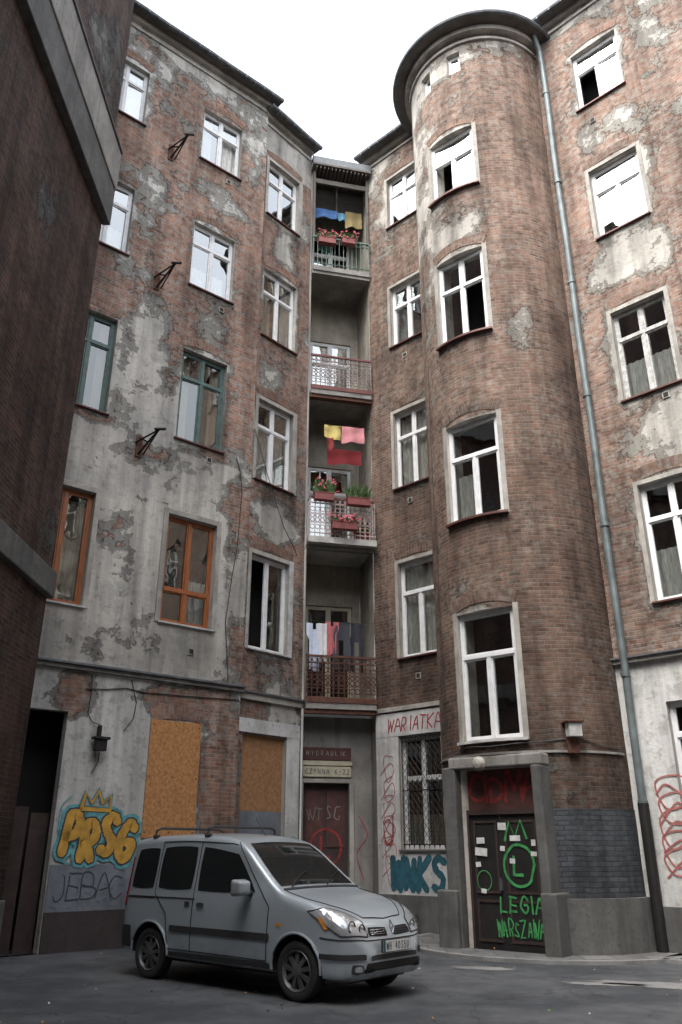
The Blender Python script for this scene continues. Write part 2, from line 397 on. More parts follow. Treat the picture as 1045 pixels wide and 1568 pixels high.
def catm(pts,k=5):
    if len(pts)<3: return pts
    out=[]
    P=[pts[0]]+list(pts)+[pts[-1]]
    for i in range(1,len(P)-2):
        a,b,c,d=P[i-1],P[i],P[i+1],P[i+2]
        for j in range(k):
            t=j/k
            out.append(tuple(.5*((2*b[q])+(-a[q]+c[q])*t+(2*a[q]-5*b[q]+4*c[q]-d[q])*t*t+(-a[q]+3*b[q]-3*c[q]+d[q])*t**3) for q in (0,1)))
    out.append(tuple(pts[-1])); return out
FONT={'A':[[(0,0),(.45,1),(.9,0)],[(.2,.4),(.7,.4)]],'B':[[(0,0),(0,1),(.6,.9),(.5,.55),(0,.5)],[(0,.5),(.7,.4),(.6,.05),(0,0)]],
'C':[[(.8,.85),(.4,1),(.05,.6),(.1,.2),(.45,0),(.8,.15)]],'D':[[(0,0),(0,1),(.6,.8),(.75,.4),(.5,.05),(0,0)]],
'E':[[(.7,1),(0,1)],[(0,1),(0,0)],[(0,0),(.7,0)],[(0,.52),(.55,.52)]],'G':[[(.8,.85),(.4,1),(.05,.6),(.1,.2),(.45,0),(.8,.2),(.8,.45)],[(.8,.45),(.5,.45)]],
'I':[[(.2,0),(.2,1)]],'J':[[(.6,1),(.6,.2),(.3,0),(0,.2)]],'K':[[(0,0),(0,1)],[(.7,1),(0,.45)],[(0,.45),(.75,0)]],'L':[[(0,1),(0,0)],[(0,0),(.65,0)]],
'M':[[(0,0),(.1,1)],[(.1,1),(.45,.3)],[(.45,.3),(.8,1)],[(.8,1),(.9,0)]],'N':[[(0,0),(0,1)],[(0,1),(.7,0)],[(.7,0),(.7,1)]],
'O':[[(.4,1),(.05,.6),(.1,.2),(.4,0),(.75,.25),(.75,.7),(.4,1)]],'P':[[(0,0),(0,1),(.5,1),(.7,.75),(.5,.5),(0,.45)]],'R':[[(0,0),(0,1),(.5,1),(.7,.75),(.5,.5),(0,.45)],[(.2,.45),(.7,0)]],
'S':[[(.75,.85),(.4,1),(.05,.8),(.3,.55),(.7,.3),(.5,.03),(.05,.12)]],'T':[[(0,1),(.8,1)],[(.4,1),(.4,0)]],'U':[[(0,1),(.05,.25),(.35,0),(.65,.25),(.7,1)]],
'W':[[(0,1),(.2,0)],[(.2,0),(.45,.8)],[(.45,.8),(.7,0)],[(.7,0),(.95,1)]],'Z':[[(0,1),(.7,1)],[(.7,1),(0,0)],[(0,0),(.75,0)]],'H':[[(0,0),(0,1)],[(.7,0),(.7,1)],[(0,.5),(.7,.5)]],
'V':[[(0,1),(.35,0)],[(.35,0),(.7,1)]],'Y':[[(0,1),(.35,.5)],[(.7,1),(.35,.5)],[(.35,.5),(.35,0)]],
'4':[[(.55,0),(.55,1)],[(.55,1),(0,.35)],[(0,.35),(.75,.35)]],'0':[[(.35,1),(.05,.7),(.05,.3),(.35,0),(.65,.3),(.65,.7),(.35,1)]],'3':[[(.05,1),(.6,.95),(.3,.55),(.65,.3),(.35,0),(0,.1)]],'5':[[(.65,1),(.1,1)],[(.1,1),(.08,.55),(.5,.6),(.6,.25),(.3,0),(0,.1)]],
'6':[[(.6,.95),(.15,.6),(.05,.25),(.35,0),(.65,.25),(.4,.5),(.08,.35)]],'2':[[(.05,.8),(.35,1),(.6,.7),(.05,0)],[(.05,0),(.7,0)]],'-':[[(.1,.5),(.6,.5)]],' ':[]}
def ribbon(mb,F,pts,w,d,m,cap=True):
    pts=[V(p) for p in pts]
    if cap and len(pts)>1:
        a=(pts[0]-pts[1]).normalized()*w*.4; b=(pts[-1]-pts[-2]).normalized()*w*.4
        pts=[pts[0]+a]+pts+[pts[-1]+b]
    Lf=[];Rt=[]
    for i,p in enumerate(pts):
        t=(pts[min(i+1,len(pts)-1)]-pts[max(i-1,0)])
        if t.length<1e-6: t=V((1,0))
        t.normalize(); n=V((-t.y,t.x)); ww=w*(.5 if 0<i<len(pts)-1 else .25)*R_.uniform(.85,1.12)
        Lf.append(p+n*ww);Rt.append(p-n*ww)
    for i in range(len(pts)-1):
        mb.quad([F(Lf[i].x,Lf[i].y,d),F(Rt[i].x,Rt[i].y,d),F(Rt[i+1].x,Rt[i+1].y,d),F(Lf[i+1].x,Lf[i+1].y,d)],m)
def scrawl(mb,F,text,s,z,h,adv,w,d,m,slant=.0,rise=0,jit=.05,wide=1.0):
    x=s
    for ch in text:
        hh=h*(1+R_.uniform(-jit,jit))
        for st in FONT.get(ch,[]):
            pts=[(x+(p[0]*hh*wide*.8+slant*p[1]*hh)+R_.uniform(-jit,jit)*h*.5, z+rise*(x-s)+p[1]*hh+R_.uniform(-jit,jit)*h*.5) for p in st]
            d+=.00004
            ribbon(mb,F,catm(pts),w,d,m)
        x+=adv*(.55 if ch=='I' else 1)
def ringpts(F,cs,cz,r,d,n=14): return [F(cs+r*math.cos(2*math.pi*i/n),cz+r*math.sin(2*math.pi*i/n),d) for i in range(n)]

# ------------------------------------------------------------------ frames
FL=PF((-4.9,15.2),(.774,.633),(.633,-.774))
FS=PF((-2.16,17.44),(.665,.747),(.747,-.665))
FR=PF((5.2,15.2),(.731,-.682),(-.682,-.731))
FW=PF((-5.1,13.4),(0,-1),(1,0))
CX,CY,TR=3.85,16.46,1.85
PH0=math.atan2(-.835,-.55)-.085
def FT(s,z,d=0.0):
    a=PH0+s/TR; return V((CX+(TR+d)*math.cos(a),CY+(TR+d)*math.sin(a),z))
def FTP(sc):
    a=PH0+sc/TR; n=(math.cos(a),math.sin(a)); return PF((CX+TR*n[0],CY+TR*n[1]),(-n[1],n[0]),n)
FB=PF((-.86,18.9),(1.68,.39),(.39,-1.68)); BW=1.725

# ================================================================== LEFT BUILDING
LB=empty('brick_tenement_building')
SL=[5.95,10.22,14.5,18.65]; HL=[2.4,2.42,2.0,1.85]
c2=(1.48,2.70); c1=(-1.3,-.18)
holesL=[(c[0],c[1],z,z+h) for c in (c1,c2) for z,h in zip(SL,HL)]+[(1.56,2.58,1.85,3.92),(-1.15,-.17,0.0,3.95)]
wl=[h for h in holesL if h[2]>5]
def maskL(s,z):
    r=.30
    if z<4.8:
        r=.90
        r-=1.2*ell(s,z,3.15,2.8,.8,2.6)+1.0*ell(s,z,2.1,4.35,1.3,.55)+1.1*ell(s,z,-.1,4.3,.6,.6)
        b=.8
    elif z<9.9:
        r=.84-.85*ell(s,z,3.45,9.0,.8,1.5)-.8*ell(s,z,3.5,5.6,.6,1.1)-.45*ell(s,z,.9,9.6,1.6,.6)-.4*ell(s,z,3.1,7.2,.4,1.4)-.35*ell(s,z,.4,7.4,.5,.9)-.3*ell(s,z,.6,5.3,1.2,.5); b=.10
    elif z<13.6:
        r=.34+.75*ell(s,z,.55,11.5,1.0,2.8)+.45*ell(s,z,1.2,10.1,.6,1.4)+.3*ell(s,z,3.2,10.4,.5,1.0); b=.2
    else:
        r=.35+.3*ell(s,z,.5,17,.7,1.4)+.3*ell(s,z,2.6,17.6,.9,.9)+.25*ell(s,z,.2,20.6,.9,.8)+.3*ell(s,z,3.2,20,.5,1.6); b=.35
        if z>20.5: r+=(z-20.5)*.32
    r+=.22*near(s,z,wl,.2)
    g=.28*under(s,z,wl)+ (.25 if z<1 else 0)+ .16*clamp((7-z)/6)  # sill dirt and plinth grime, plus courtyard shade painted in towards the ground
    if 4.8<z<5.6: g+=.15
    return min(r,.91),g,b
wall('facade_wall',FL,-3.2,3.54,0,22.1,holesL,maskL,'brickL',LB)
mb=MB()
for h in wl:
    if h[2]>9: arch(mb,FL,h[0],h[1],h[3]+.04,'brickL')
arch(mb,FL,1.56,2.58,3.95,'brickL',rise=.05,th=.24)
mb.build('window_arches',LB,mask=archmask(mb))
mb=MB()
def stripwall(mb,F,s,z0,z1,d0,d1,mat): mb.quad([F(s,z0,d0),F(s,z0,d1),F(s,z1,d1),F(s,z1,d0)],mat,[(d0,z0),(d1,z0),(d1,z1),(d0,z1)])
stripwall(mb,FL,3.54,0,22.1,-.5,0,'brickL')
mb.build('facade_return',LB,mask=(.3,.2,.1,1))
fmL={0:'orange',1:'green',2:'white',3:'white'}
for ci,c in enumerate((c1,c2)):
    for k in range(4):
        cu=None
        if k==0 and ci==1: cu=[(.5,.97,.0,.45,'curtain')]
        if k==0 and ci==0: cu=[(.2,.97,.0,.9,'curtainb')]
        if k==1: cu=[(.0,.3,.0,1,'curtainb'),(.75,1,.0,1,'curtainb')]
        if k==2: cu=[(.1,.9,.0,.4,'curtain')]
        if k==3: cu=[(.0,.35,.0,1,'curtain'),(.6,1,0,1,'curtain')]
        window(LB,FL,c[0],c[1],SL[k],SL[k]+HL[k],fmL[k],transom=(0 if (k==0 and ci==0) else .30 if k==0 else .72),curt=cu,gl='glass' if k>1 else 'glasslow',
               sill='silllight' if k==0 else 'sillred',openp=(1 if (k==3 and ci==1) else None),fw=.07 if k<2 else .055)
mb=MB()
for c in (c1,c2):
    z0,z1=SL[0],SL[0]+HL[0]
    mb.box(FL,c[0]-.11,c[0],z0-.02,z1+.12,-.02,.03,'surr'); mb.box(FL,c[1],c[1]+.11,z0-.02,z1+.12,-.02,.03,'surr'); mb.box(FL,c[0],c[1],z1,z1+.12,-.02,.03,'surr')
mb.box(FL,-3.2,3.58,4.72,4.80,-.02,.09,'greypl'); mb.box(FL,-3.2,3.6,4.80,4.85,-.02,.15,'gutter')
mb.build('stucco_trim',LB,bevel=.008)
def eaves(parent,F,s0,s1,z,name,over=.34,e0=0,e1=.25):
    mb=MB()
    mb.box(F,s0,s1,z-.34,z-.27,-.02,.05,'cornice'); mb.box(F,s0-e0*.5,s1+e1*.3,z-.12,z-.001,-.02,.13,'cornice')
    mb.box(F,s0-e0,s1+e1,z,z+.05,-.02,over,'soffit')
    mb.quad([F(s0-e0,z+.052,over+.02),F(s1+e1,z+.052,over+.02),F(s1+e1,z+1.6,-4),F(s0-e0,z+1.6,-4)],'roof')
    n=max(3,int((s1-s0)/.6)); mb.tube([F(s0-e0+(s1+e1-s0+e0)*i/n,z+.03+.012*math.sin(i*2.1),over+.05) for i in range(n+1)],.07,'gutter',8)
    for i in range(n*2): x=s0+(s1-s0)*(i+.5)/(n*2); mb.box(F,x-.015,x+.015,z-.07,z-.001,over-.02,over+.13,'gutter')
    return mb.build(name,parent)
eaves(LB,FL,-3.2,3.54,22.1,'eaves_cornice')
mb=MB()
mb.box(FL,1.50,2.62,1.80,3.97,.012,.032,'osb')
for x in (1.55,2.06,2.57):
    for z in (1.9,2.9,3.88): mb.box(FL,x-.012,x+.012,z-.012,z+.012,.032,.036,'iron')
mb.build('chipboard_window_cover',LB)
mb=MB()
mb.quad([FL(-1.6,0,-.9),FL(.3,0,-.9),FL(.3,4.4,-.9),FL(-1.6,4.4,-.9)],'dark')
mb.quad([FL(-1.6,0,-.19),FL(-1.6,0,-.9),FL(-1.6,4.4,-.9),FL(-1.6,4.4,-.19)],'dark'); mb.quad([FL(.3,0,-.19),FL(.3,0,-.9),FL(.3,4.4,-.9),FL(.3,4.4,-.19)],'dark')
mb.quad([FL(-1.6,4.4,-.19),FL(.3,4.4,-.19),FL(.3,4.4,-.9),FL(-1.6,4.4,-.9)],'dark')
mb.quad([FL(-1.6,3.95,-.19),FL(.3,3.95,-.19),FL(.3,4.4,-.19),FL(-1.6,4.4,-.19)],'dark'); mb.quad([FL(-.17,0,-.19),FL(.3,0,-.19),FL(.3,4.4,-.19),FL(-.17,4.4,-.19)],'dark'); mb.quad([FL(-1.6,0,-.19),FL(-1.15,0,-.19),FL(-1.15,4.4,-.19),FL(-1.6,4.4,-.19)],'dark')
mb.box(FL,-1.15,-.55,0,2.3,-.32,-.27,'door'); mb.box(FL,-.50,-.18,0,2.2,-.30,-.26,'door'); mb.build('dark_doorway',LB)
mb=MB()
mb.box(FL,-.15,3.54,.0,.62,.0,.035,'brownpaint'); mb.box(FL,-.15,1.9,.62,1.36,.0,.022,'bluepaint'); mb.box(FL,1.9,3.54,.62,1.2,.0,.018,'greypl')
mb.build('painted_plinth',LB)
mb=MB()
for m_,w_,d_ in (('cyan',.34,.030),('black',.225,.0335),('yellow',.165,.037)):
    R_.seed(5)
    x=.02
    for ch,h_,dz,wd in (('P',.60,.05,.60),('R',.56,-.05,.60),('S',.64,.03,.58),('G',.60,-.05,.64)):
        scrawl(mb,FL,ch,x,1.50+dz,h_,.34,w_,d_,m_,slant=.16,jit=.0,wide=wd); x+=.335; d_+=.0002
    ribbon(mb,FL,[(.28,2.28),(.34,2.55),(.47,2.38),(.58,2.60),(.68,2.38),(.82,2.52),(.84,2.26),(.28,2.28)],w_*.42,d_+.0004,m_)
R_.seed(3)
scrawl(mb,FL,'JEBAC',-.05,.80,.40,.255,.024,.026,'black',jit=.12)
ribbon(mb,FL,catm([(.0,1.42),(.35,1.36),(.8,1.5),(1.3,1.4),(1.42,1.9),(1.3,2.2)]),.025,.029,'cyan')
ribbon(mb,FL,catm([(-.1,1.9),(-.08,2.3),(.1,2.5)]),.02,.029,'cyan')
mb.build('graffiti',LB)
mb=MB()
mb.box(FL,.34,.56,3.28,3.5,.10,.22,'iron'); mb.box(FL,.42,.48,3.4,3.75,.0,.10,'iron'); mb.box(FL,.30,.60,3.48,3.53,.06,.26,'iron')
mb.build('wall_floodlight',None,bevel=.01)
mb=MB()
def cab(F,pts,r=.009): mb.tube([F(*p) for p in pts],r,'cable',5)
cab(FL,[(.2,4.68,.02),(.22,4.3,.02),(.20,3.95,.02),(.30,3.8,.03),(.45,3.76,.05)]); cab(FL,[(.1,4.4,.02),(.5,4.43,.02),(.9,4.5,.02),(1.3,4.46,.02),(2.4,4.50,.02),(3.5,4.55,.02)],.011)
cab(FL,[(3.2,4.9,.02),(3.12,5.6,.02),(3.05,6.2,.02),(3.16,7.3,.02),(3.25,8,.02),(3.3,9.4,.02),(3.22,9.9,.02),(3.1,10.2,.02)]); cab(FL,[(.95,3.7,.02),(1.12,3.95,.02),(1.15,4.25,.02),(1.0,4.68,.02)])
cab(FL,[(.4,2.9,.02),(.5,3.1,.03),(.47,3.3,.1)])
mb.build('cables',LB)
for zz in (9.5,13.95,18.05):
    mb=MB()
    a=FL(.62,zz,0); b=FL(.78,zz+.42,.62)
    mb.tube([a,b],.028,'iron',6); mb.tube([FL(.62,zz+.42,0),FL(.70,zz+.22,.3)],.02,'iron',6); mb.tube([FL(.55,zz+.28,0),b],.02,'iron',6); mb.tube([FL(.75,zz+.05,0),b],.018,'iron',6)
    mb.box(FL,.56,.70,zz-.05,zz+.46,0,.03,'rust')
    mb.tube([b+V((-.1,-.02,0)),b+V((.14,.02,.02))],.03,'iron',6)
    mb.build('iron_wall_bracket',None)
mb=MB()
for (F_,s_,z_) in ((FL,2.2,5.35),(FL,2.3,9.85),(FL,2.35,14.1),(FL,2.3,18.3),(FR,1.5,5.4),(FR,1.75,9.95),(FR,1.2,17.9),(FR,-4.75,5.2),(FR,-4.8,9.6),(FR,-4.8,13.9)):
    mb.box(F_,s_,s_+.14,z_,z_+.14,0,.022,'surr'); mb.box(F_,s_+.02,s_+.12,z_+.02,z_+.12,.022,.026,'dark')
mb.build('wall_vents',LB)

SS=[5.76,9.92,14.1,18.2]; HS=[2.25,2.25,2.2,2.0]; cs=(.22,1.46)
holesS=[(cs[0],cs[1],z,z+h) for z,h in zip(SS,HS)]+[(.2,1.5,1.2,3.9)]
ws=holesS[:4]
def maskS(s,z):
    r=.36+.7*ell(s,z,.9,8.9,1.4,1.0)+.3*ell(s,z,1.5,4.4,.8,1.0)+.4*ell(s,z,.6,13.2,.9,.9)+.3*ell(s,z,1.0,17.3,.9,.7)
    if z<4.8: r+=.1
    if z>20.3: r+=.4
    r+=.28*near(s,z,ws,.2)
    return min(r,.89),.25*under(s,z,ws)+.22*clamp((7-z)/6)+.05,.3  # dirt under sills, with ground-level dimness put into the colour
FS2=PF(tuple((FS(0,0,-.10)).xy),(.665,.747),(.747,-.665))
wall('set_back_facade_wall',FS2,-.1,1.98,0,21.8,holesS,maskS,'brickS',LB)
mb=MB()
for h in ws: arch(mb,FS2,h[0],h[1],h[3]+.04,'brickS')
mb.build('set_back_arches',LB,mask=archmask(mb))
for k in range(4):
    window(LB,FS2,cs[0],cs[1],SS[k],SS[k]+HS[k],'white',transom=.0 if k==0 else .7,curt=([(.1,.9,.0,.75,'curtain')] if k==1 else [(.0,.4,0,1,'curtainb'),(.7,1,0,1,'curtain')] if k==2 else None),gl='glasslow' if k==0 else 'glass',sill='sillred' if k else 'silllight',openp=0 if k==0 else None)
mb=MB()
for k in range(4):
    z0,z1=SS[k],SS[k]+HS[k]
    if k in (0,1,3):
        mb.box(FS2,cs[0]-.10,cs[0],z0-.02,z1+.10,-.02,.02,'surr'); mb.box(FS2,cs[1],cs[1]+.14,z0-.02,z1+.10,-.02,.02,'silllight' if k==0 else 'surr'); mb.box(FS2,cs[0],cs[1],z1,z1+.10,-.02,.02,'surr')
mb.box(FS2,0,1.99,4.62,4.76,-.02,.07,'surr'); mb.box(FS2,0,2.0,4.76,4.80,-.02,.12,'gutter')
mb.box(FS2,1.52,1.92,1.2,4.2,-.02,.02,'whitepl'); mb.box(FS2,0.02,1.92,3.93,4.22,-.02,.026,'whitepl')
mb.box(FS2,.2,1.5,2.35,3.9,-.12,-.09,'osb2'); mb.box(FS2,.2,1.5,1.2,2.35,-.12,-.088,'bluepaint')
cab(FS2,[(.1,11.2,.05),(.5,9.9,.2),(1.0,8.8,.25),(1.4,8.4,.2),(1.7,8.3,.03)])
mb.build('set_back_trim',LB)
eaves(LB,FS2,0,1.9,21.8,'set_back_eaves',over=.32,e0=.1,e1=.12)
mb=MB(); R_.seed(9); scrawl(mb,FS2,'UR',1.58,1.6,.25,.16,.02,.024,'cyan'); mb.build('small_graffiti',LB)

# ================================================================== RIGHT BUILDING
RB=empty('brick_tenement_building')
cr=(.96,2.14); SR=[5.88,10.22,14.5,18.5]; HR=[2.4,2.2,2.0,1.9]
cq=(-5.20,-4.06); SQ=[5.74,10.1,14.4,18.6]; HQ=[2.35,2.2,2.0,1.85]
holesR=[(cr[0],cr[1],z,z+h) for z,h in zip(SR,HR)]+[(.86,2.0,2.3,4.05)]
wr=holesR[:4]
def maskR(s,z):
    r=.28+.75*ell(s,z,2.0,9.3,2.0,1.15)+.55*ell(s,z,1.7,13.7,1.5,.95)+.35*ell(s,z,2.9,19.6,.7,1.6)+.4*ell(s,z,1.4,17.3,1.2,.8)
    if z<4.8: return .96,.05,1
    r+=.42*near(s,z,wr,.25); 
    if z>21.3: r+=.35
    return min(r,.89),.22*under(s,z,wr)+.06+.1*clamp((12-z)/8),.2  # dirt below sills; lower storeys painted darker to stand for weaker light
wall('street_side_wall',FR,-.06,2.55,0,22.0,holesR,maskR,'brickR',RB)
def maskR2(s,z): return (.36+.4*ell(s,z,2.9,19.4,.6,2.0) if z>4.8 else .95),.15,.3
FRp=PF(tuple(FR(0,0,.14).xy),(.731,-.682),(-.682,-.731))
wall('projecting_wall',FRp,2.55,9.2,0,22.3,[(4,5.1,z,z+2.1) for z in SR],maskR2,'brickR',RB,step=.5)
mb=MB(); mb.quad([FR(2.55,0,-.1),FR(2.55,0,.14),FR(2.55,22.3,.14),FR(2.55,22.3,-.1)],'brickR',[(0,0),(.24,0),(.24,22.6),(0,22.6)]); mb.build('projection_return',RB,mask=(.3,.3,.2,1))
for z in SR: window(RB,FRp,4,5.1,z,z+2.1,'white')
holesQ=[(cq[0],cq[1],z,z+h) for z,h in zip(SQ,HQ)]+[(-5.3,-4.15,1.6,3.95)]
wq=holesQ[:4]
def maskQ(s,z):
    r=.16+.3*ell(s,z,-5.6,19.5,1.0,2.5)+.3*ell(s,z,-5.2,21.2,1.6,1.2)+.14*clamp((z-12)/6)
    if z<4.5: r=.72
    r+=.35*near(s,z,wq,.16)
    return r,.18+.25*under(s,z,wq)+.34*clamp((15-z)/11),.2  # sill dirt plus painted shade that deepens down the inner wall
wall('inner_wall',FR,-5.99,-3.5,0,21.9,holesQ,maskQ,'brickT',RB)
mb=MB()
for h in wr: arch(mb,FR,h[0],h[1],h[3]+.04,'brickR')
for h in wq: arch(mb,FR,h[0],h[1],h[3]+.04,'brickT')
mb.build('window_arches',RB,mask=archmask(mb,.2))
for k in range(4):
    window(RB,FR,cr[0],cr[1],SR[k],SR[k]+HR[k],'greyw' if k==1 else 'white',curt=([(.05,.95,0,.45,'curtain')] if k<2 else None),gl='glass',openp=(0 if k==3 else None),transom=.70,upmull=(k==1 or k==0))
    window(RB,FR,cq[0],cq[1],SQ[k],SQ[k]+HQ[k],'white',curt=([(.05,.95,0,.95,'curtain')] if k in(0,1) else None),gl='glass' if k>1 else 'glasslow',upmull=(k>0))
mb=MB()
for (c,S_,H_) in ((cr,SR,HR),(cq,SQ,HQ)):
    for k in range(4):
        z0,z1=S_[k],S_[k]+H_[k]
        if c is cr and k==3: continue
        mb.box(FR,c[0]-.09,c[0],z0-.02,z1+.09,-.02,.018,'surr'); mb.box(FR,c[1],c[1]+.09,z0-.02,z1+.09,-.02,.018,'surr'); mb.box(FR,c[0],c[1],z1,z1+.09,-.02,.018,'surr')
mb.box(FR,-.02,2.55,4.82,4.90,-.02,.10,'surr'); mb.box(FR,-.02,2.55,4.90,4.93,-.02,.15,'gutter')
mb.box(FR,.0,2.55,0,.72,-.02,.10,'stone'); mb.box(FRp,2.55,9.2,0,.72,-.02,.10,'stone')
mb.box(FR,-5.99,-3.5,4.54,4.64,-.02,.06,'surr')
mb.box(FR,-5.97,-3.7,3.98,4.50,-.02,.03,'whitepl')
mb.box(FR,-5.97,-5.32,.72,3.98,-.02,.025,'whitepl')
mb.box(FR,-5.32,-3.7,.72,1.56,-.02,.028,'whitepl')
mb.box(FR,-5.97,-3.5,0,.72,-.02,.12,'stone')
mb.build('stucco_trim',RB)
window(RB,FR,.86,2.0,2.3,4.05,'white',gl='glasslow',sill=None)
window(RB,FR,-5.3,-4.15,1.6,3.95,'white',gl='glasslow',sill='sillgrey',transom=.62,curt=[(0,1,0,.3,'curtainb')])
mb=MB()
for i in range(9): 
    x=-5.26+i*.135; mb.tube([FR(x,1.62,-.03),FR(x,3.93,-.03)],.009,'iron',5)
for i in range(8):
    for j in range(14):
        x=-5.26+i*.135; z=1.66+j*.165
        mb.tube([FR(x,z,-.035),FR(x+.135,z+.165,-.035)],.006,'iron',4)
        mb.tube([FR(x+.135,z,-.035),FR(x,z+.165,-.035)],.006,'iron',4)
for z in (1.7,2.8,3.85): mb.tube([FR(-5.28,z,-.02),FR(-4.17,z,-.02)],.012,'iron',5)
mb.build('window_grille',RB)
mb=MB(); R_.seed(21)
scrawl(mb,FR,'WARIATKA',-5.62,4.08,.30,.205,.030,.034,'red',slant=.15,jit=.10,wide=.8)
scrawl(mb,FR,'WNKS',-5.6,.84,.58,.37,.15,.034,'blue',slant=.1,jit=.10,wide=.66)
scrawl(mb,FR,'UJS',-5.8,1.7,.5,.0,.02,.032,'red',jit=.2)
for k in range(6):
    z=1.0+k*.42; j=[R_.uniform(-.1,.1) for _ in range(6)]
    ribbon(mb,FR,catm([(-5.85,z+j[0]),(-5.6+j[1],z+.3),(-5.45,z+.1+j[2]),(-5.7+j[3],z-.1),(-5.75,z+.35+j[4]),(-5.5,z+.45)]),.018,.033+k*.0003,'pink')
for k in range(5):
    z=1.2+k*.30; j=[R_.uniform(-.12,.12) for _ in range(7)]
    ribbon(mb,FR,catm([(.45,z+j[0]),(.75+j[1],z+.25),(.95,z+j[2]),(.6,z-.12+j[3]),(.5+j[4],z+.3),(.9,z+.4+j[5]),(1.2,z+.1)]),.030,.012+k*.0004,'pink')
mb.build('graffiti',RB)
eaves(RB,FR,-.1,2.7,22.0,'eaves_cornice',e0=.0,e1=.0)
eaves(RB,FRp,2.55,9.2,22.3,'projecting_eaves',e0=.1)
eaves(RB,FR,-6.02,-3.3,21.75,'inner_eaves',e0=.15,e1=0,over=.32)

# ---- tower
ST=[3.44,7.80,12.15,16.35]; HT=[2.42,2.25,2.3,1.9]; ct=(-.62,.62)
holesT=[(ct[0],ct[1],z,z+h) for z,h in zip(ST,HT)]+[(-.78,.78,0,2.95),(.10,.46,20.25,20.95),(-.82,-.46,20.15,20.9)]
wt=holesT[:4]
def maskT(s,z):
    r=.12
    if z>10.5: r+=.24*clamp((z-10.5)/6)*clamp((1.2-s)/1.6)
    if z>10: r+=.42*ell(s,z,-1.6,17,1.9,7)
    r+=.5*ell(s,z,.15,15.1,1.1,.8)+.4*ell(s,z,-.4,6.4,.9,.7)+.3*ell(s,z,-.9,10.6,.8,1.2)
    if s>.8: r+=.5*ell(s,z,1.5,12.2,.7,1.3)+.35*ell(s,z,1.3,7.9,.7,.7)+.3*ell(s,z,1.6,18.5,.8,1.5)
    if z>19.8: r+=.40*clamp((z-19.8)/.8)
    r+=.38*near(s,z,wt,.16)
    if z<3.2: r=.2
    return min(r,.89),.06+.22*under(s,z,wt)+.2*clamp((4-z)/4)+.26*clamp((s-.2)/2)*clamp((20-z)/12)+.26*clamp((15-z)/11),.3  # sill dirt and soot; shade painted in lower down and round the right side
wall('tower_wall',FT,-3.35,2.85,0,21.55,holesT,maskT,'brickT',RB,depth=.42,step=.155)
mb=MB()
for h in wt: arch(mb,FT,h[0],h[1],h[3]+.04,'brickT')
mb.build('tower_arches',RB,mask=archmask(mb,.22))
F0=FTP(0)
for k in range(4):
    window(RB,F0,-.60,.60,ST[k],ST[k]+HT[k],'white',d=-.17,transom=.66,gl='glass',curt=([(.1,.45,0,.5,'curtain')] if k==1 else None),sill=None,openp=(None,None,1,0)[k],room=1.0,name='stair_window',upmull=(k==2))
mb=MB()
for k in range(4):
    z0,z1=ST[k],ST[k]+HT[k]
    n=10
    for (a,b) in ((-.72,-.62),(.62,.72)):
        mb.box(FT,a,b,z0-.03,z1+.06,-.02,.018,'surr')
    for i in range(n):
        a=-.70+1.40*i/n;b=a+1.4/n
        mb.box(FT,a,b,z0-.05,z0-.002,-.3,.10,'silllight' if k==0 else 'sillred')
for i in range(24):
    a=-3.3+5.9*i/24;b=a+5.9/24
    mb.box(FT,a,b,3.17,3.21,-.02,.035,'greypl'); 
mb.build('tower_window_trim',RB)
for (a,b,z0,z1) in holesT[5:]:
    F_=FTP((a+b)/2); window(RB,F_,-(b-a)/2,(b-a)/2,z0,z1,'white',transom=0,mull=0,sill=None,fw=.05,name='attic_window',room=.5)
mb=MB(); n=44
def ringbox(z0,z1,o,m):
    for i in range(n):
        a=-3.9+7.1*i/n;b=a+7.1/n
        mb.box(FT,a,b,z0,z1,-.3,o,m)
ringbox(21.16,21.24,.06,'cornice'); ringbox(21.38,21.528,.18,'cornice'); ringbox(21.552,21.60,.42,'soffit')
mb.tube([FT(-3.9+7.1*i/n,21.60,.46) for i in range(n+1)],.065,'gutter',8)
for i in range(n):
    a=-3.9+7.1*i/n;b=a+7.1/n
    mb.quad([FT(a,21.63,.44),FT(b,21.63,.44),V((CX,CY,22.8))],'roof')
mb.build('tower_eaves',RB)
F0=FTP(0)
mb=MB()
mb.box(F0,-1.04,-.78,0,3.0,-.35,.02,'stone'); mb.box(F0,.78,.96,0,2.95,-.35,.12,'stone'); mb.box(F0,-.90,.96,2.955,3.16,-.35,.030,'greypl')
mb.box(F0,-1.20,-.80,0,.95,-.4,.12,'stone'); mb.box(F0,.80,1.08,0,.95,-.4,.20,'stone')
mb.build('door_piers',RB,bevel=.03)
mb=MB()
for i in range(12):
    a=1.0+1.8*i/12;b=a+1.8/12
    mb.box(FT,a,b,0,.86,-.02,.13,'stone'); 
    a=-3.3+2.3*i/12;b=a+2.3/12
    mb.box(FT,a,b,0,.8,-.02,.10,'stone')
mb.build('tower_plinth',RB)
mb=MB()
for i in range(12):
    a=.98+1.78*i/12;b=a+1.78/12
    mb.box(FT,a,b,.86,2.25,-.02,.012,'brickP')
mb.build('blue_painted_band',RB,mask=(.12,.1,0,1))
mb=MB()
mb.box(F0,-.8,.8,2.24,3.05,-.35,-.30,'doorr'); mb.box(F0,-.8,.8,2.18,2.26,-.35,-.24,'door')
mb.box(F0,-.78,-.68,0.02,2.18,-.35,-.24,'door'); mb.box(F0,.68,.78,0.02,2.18,-.35,-.24,'door')
mb.box(F0,-.68,-.09,.03,2.18,-.34,-.29,'doorb'); mb.box(F0,-.075,.68,.03,2.18,-.34,-.285,'doorb')
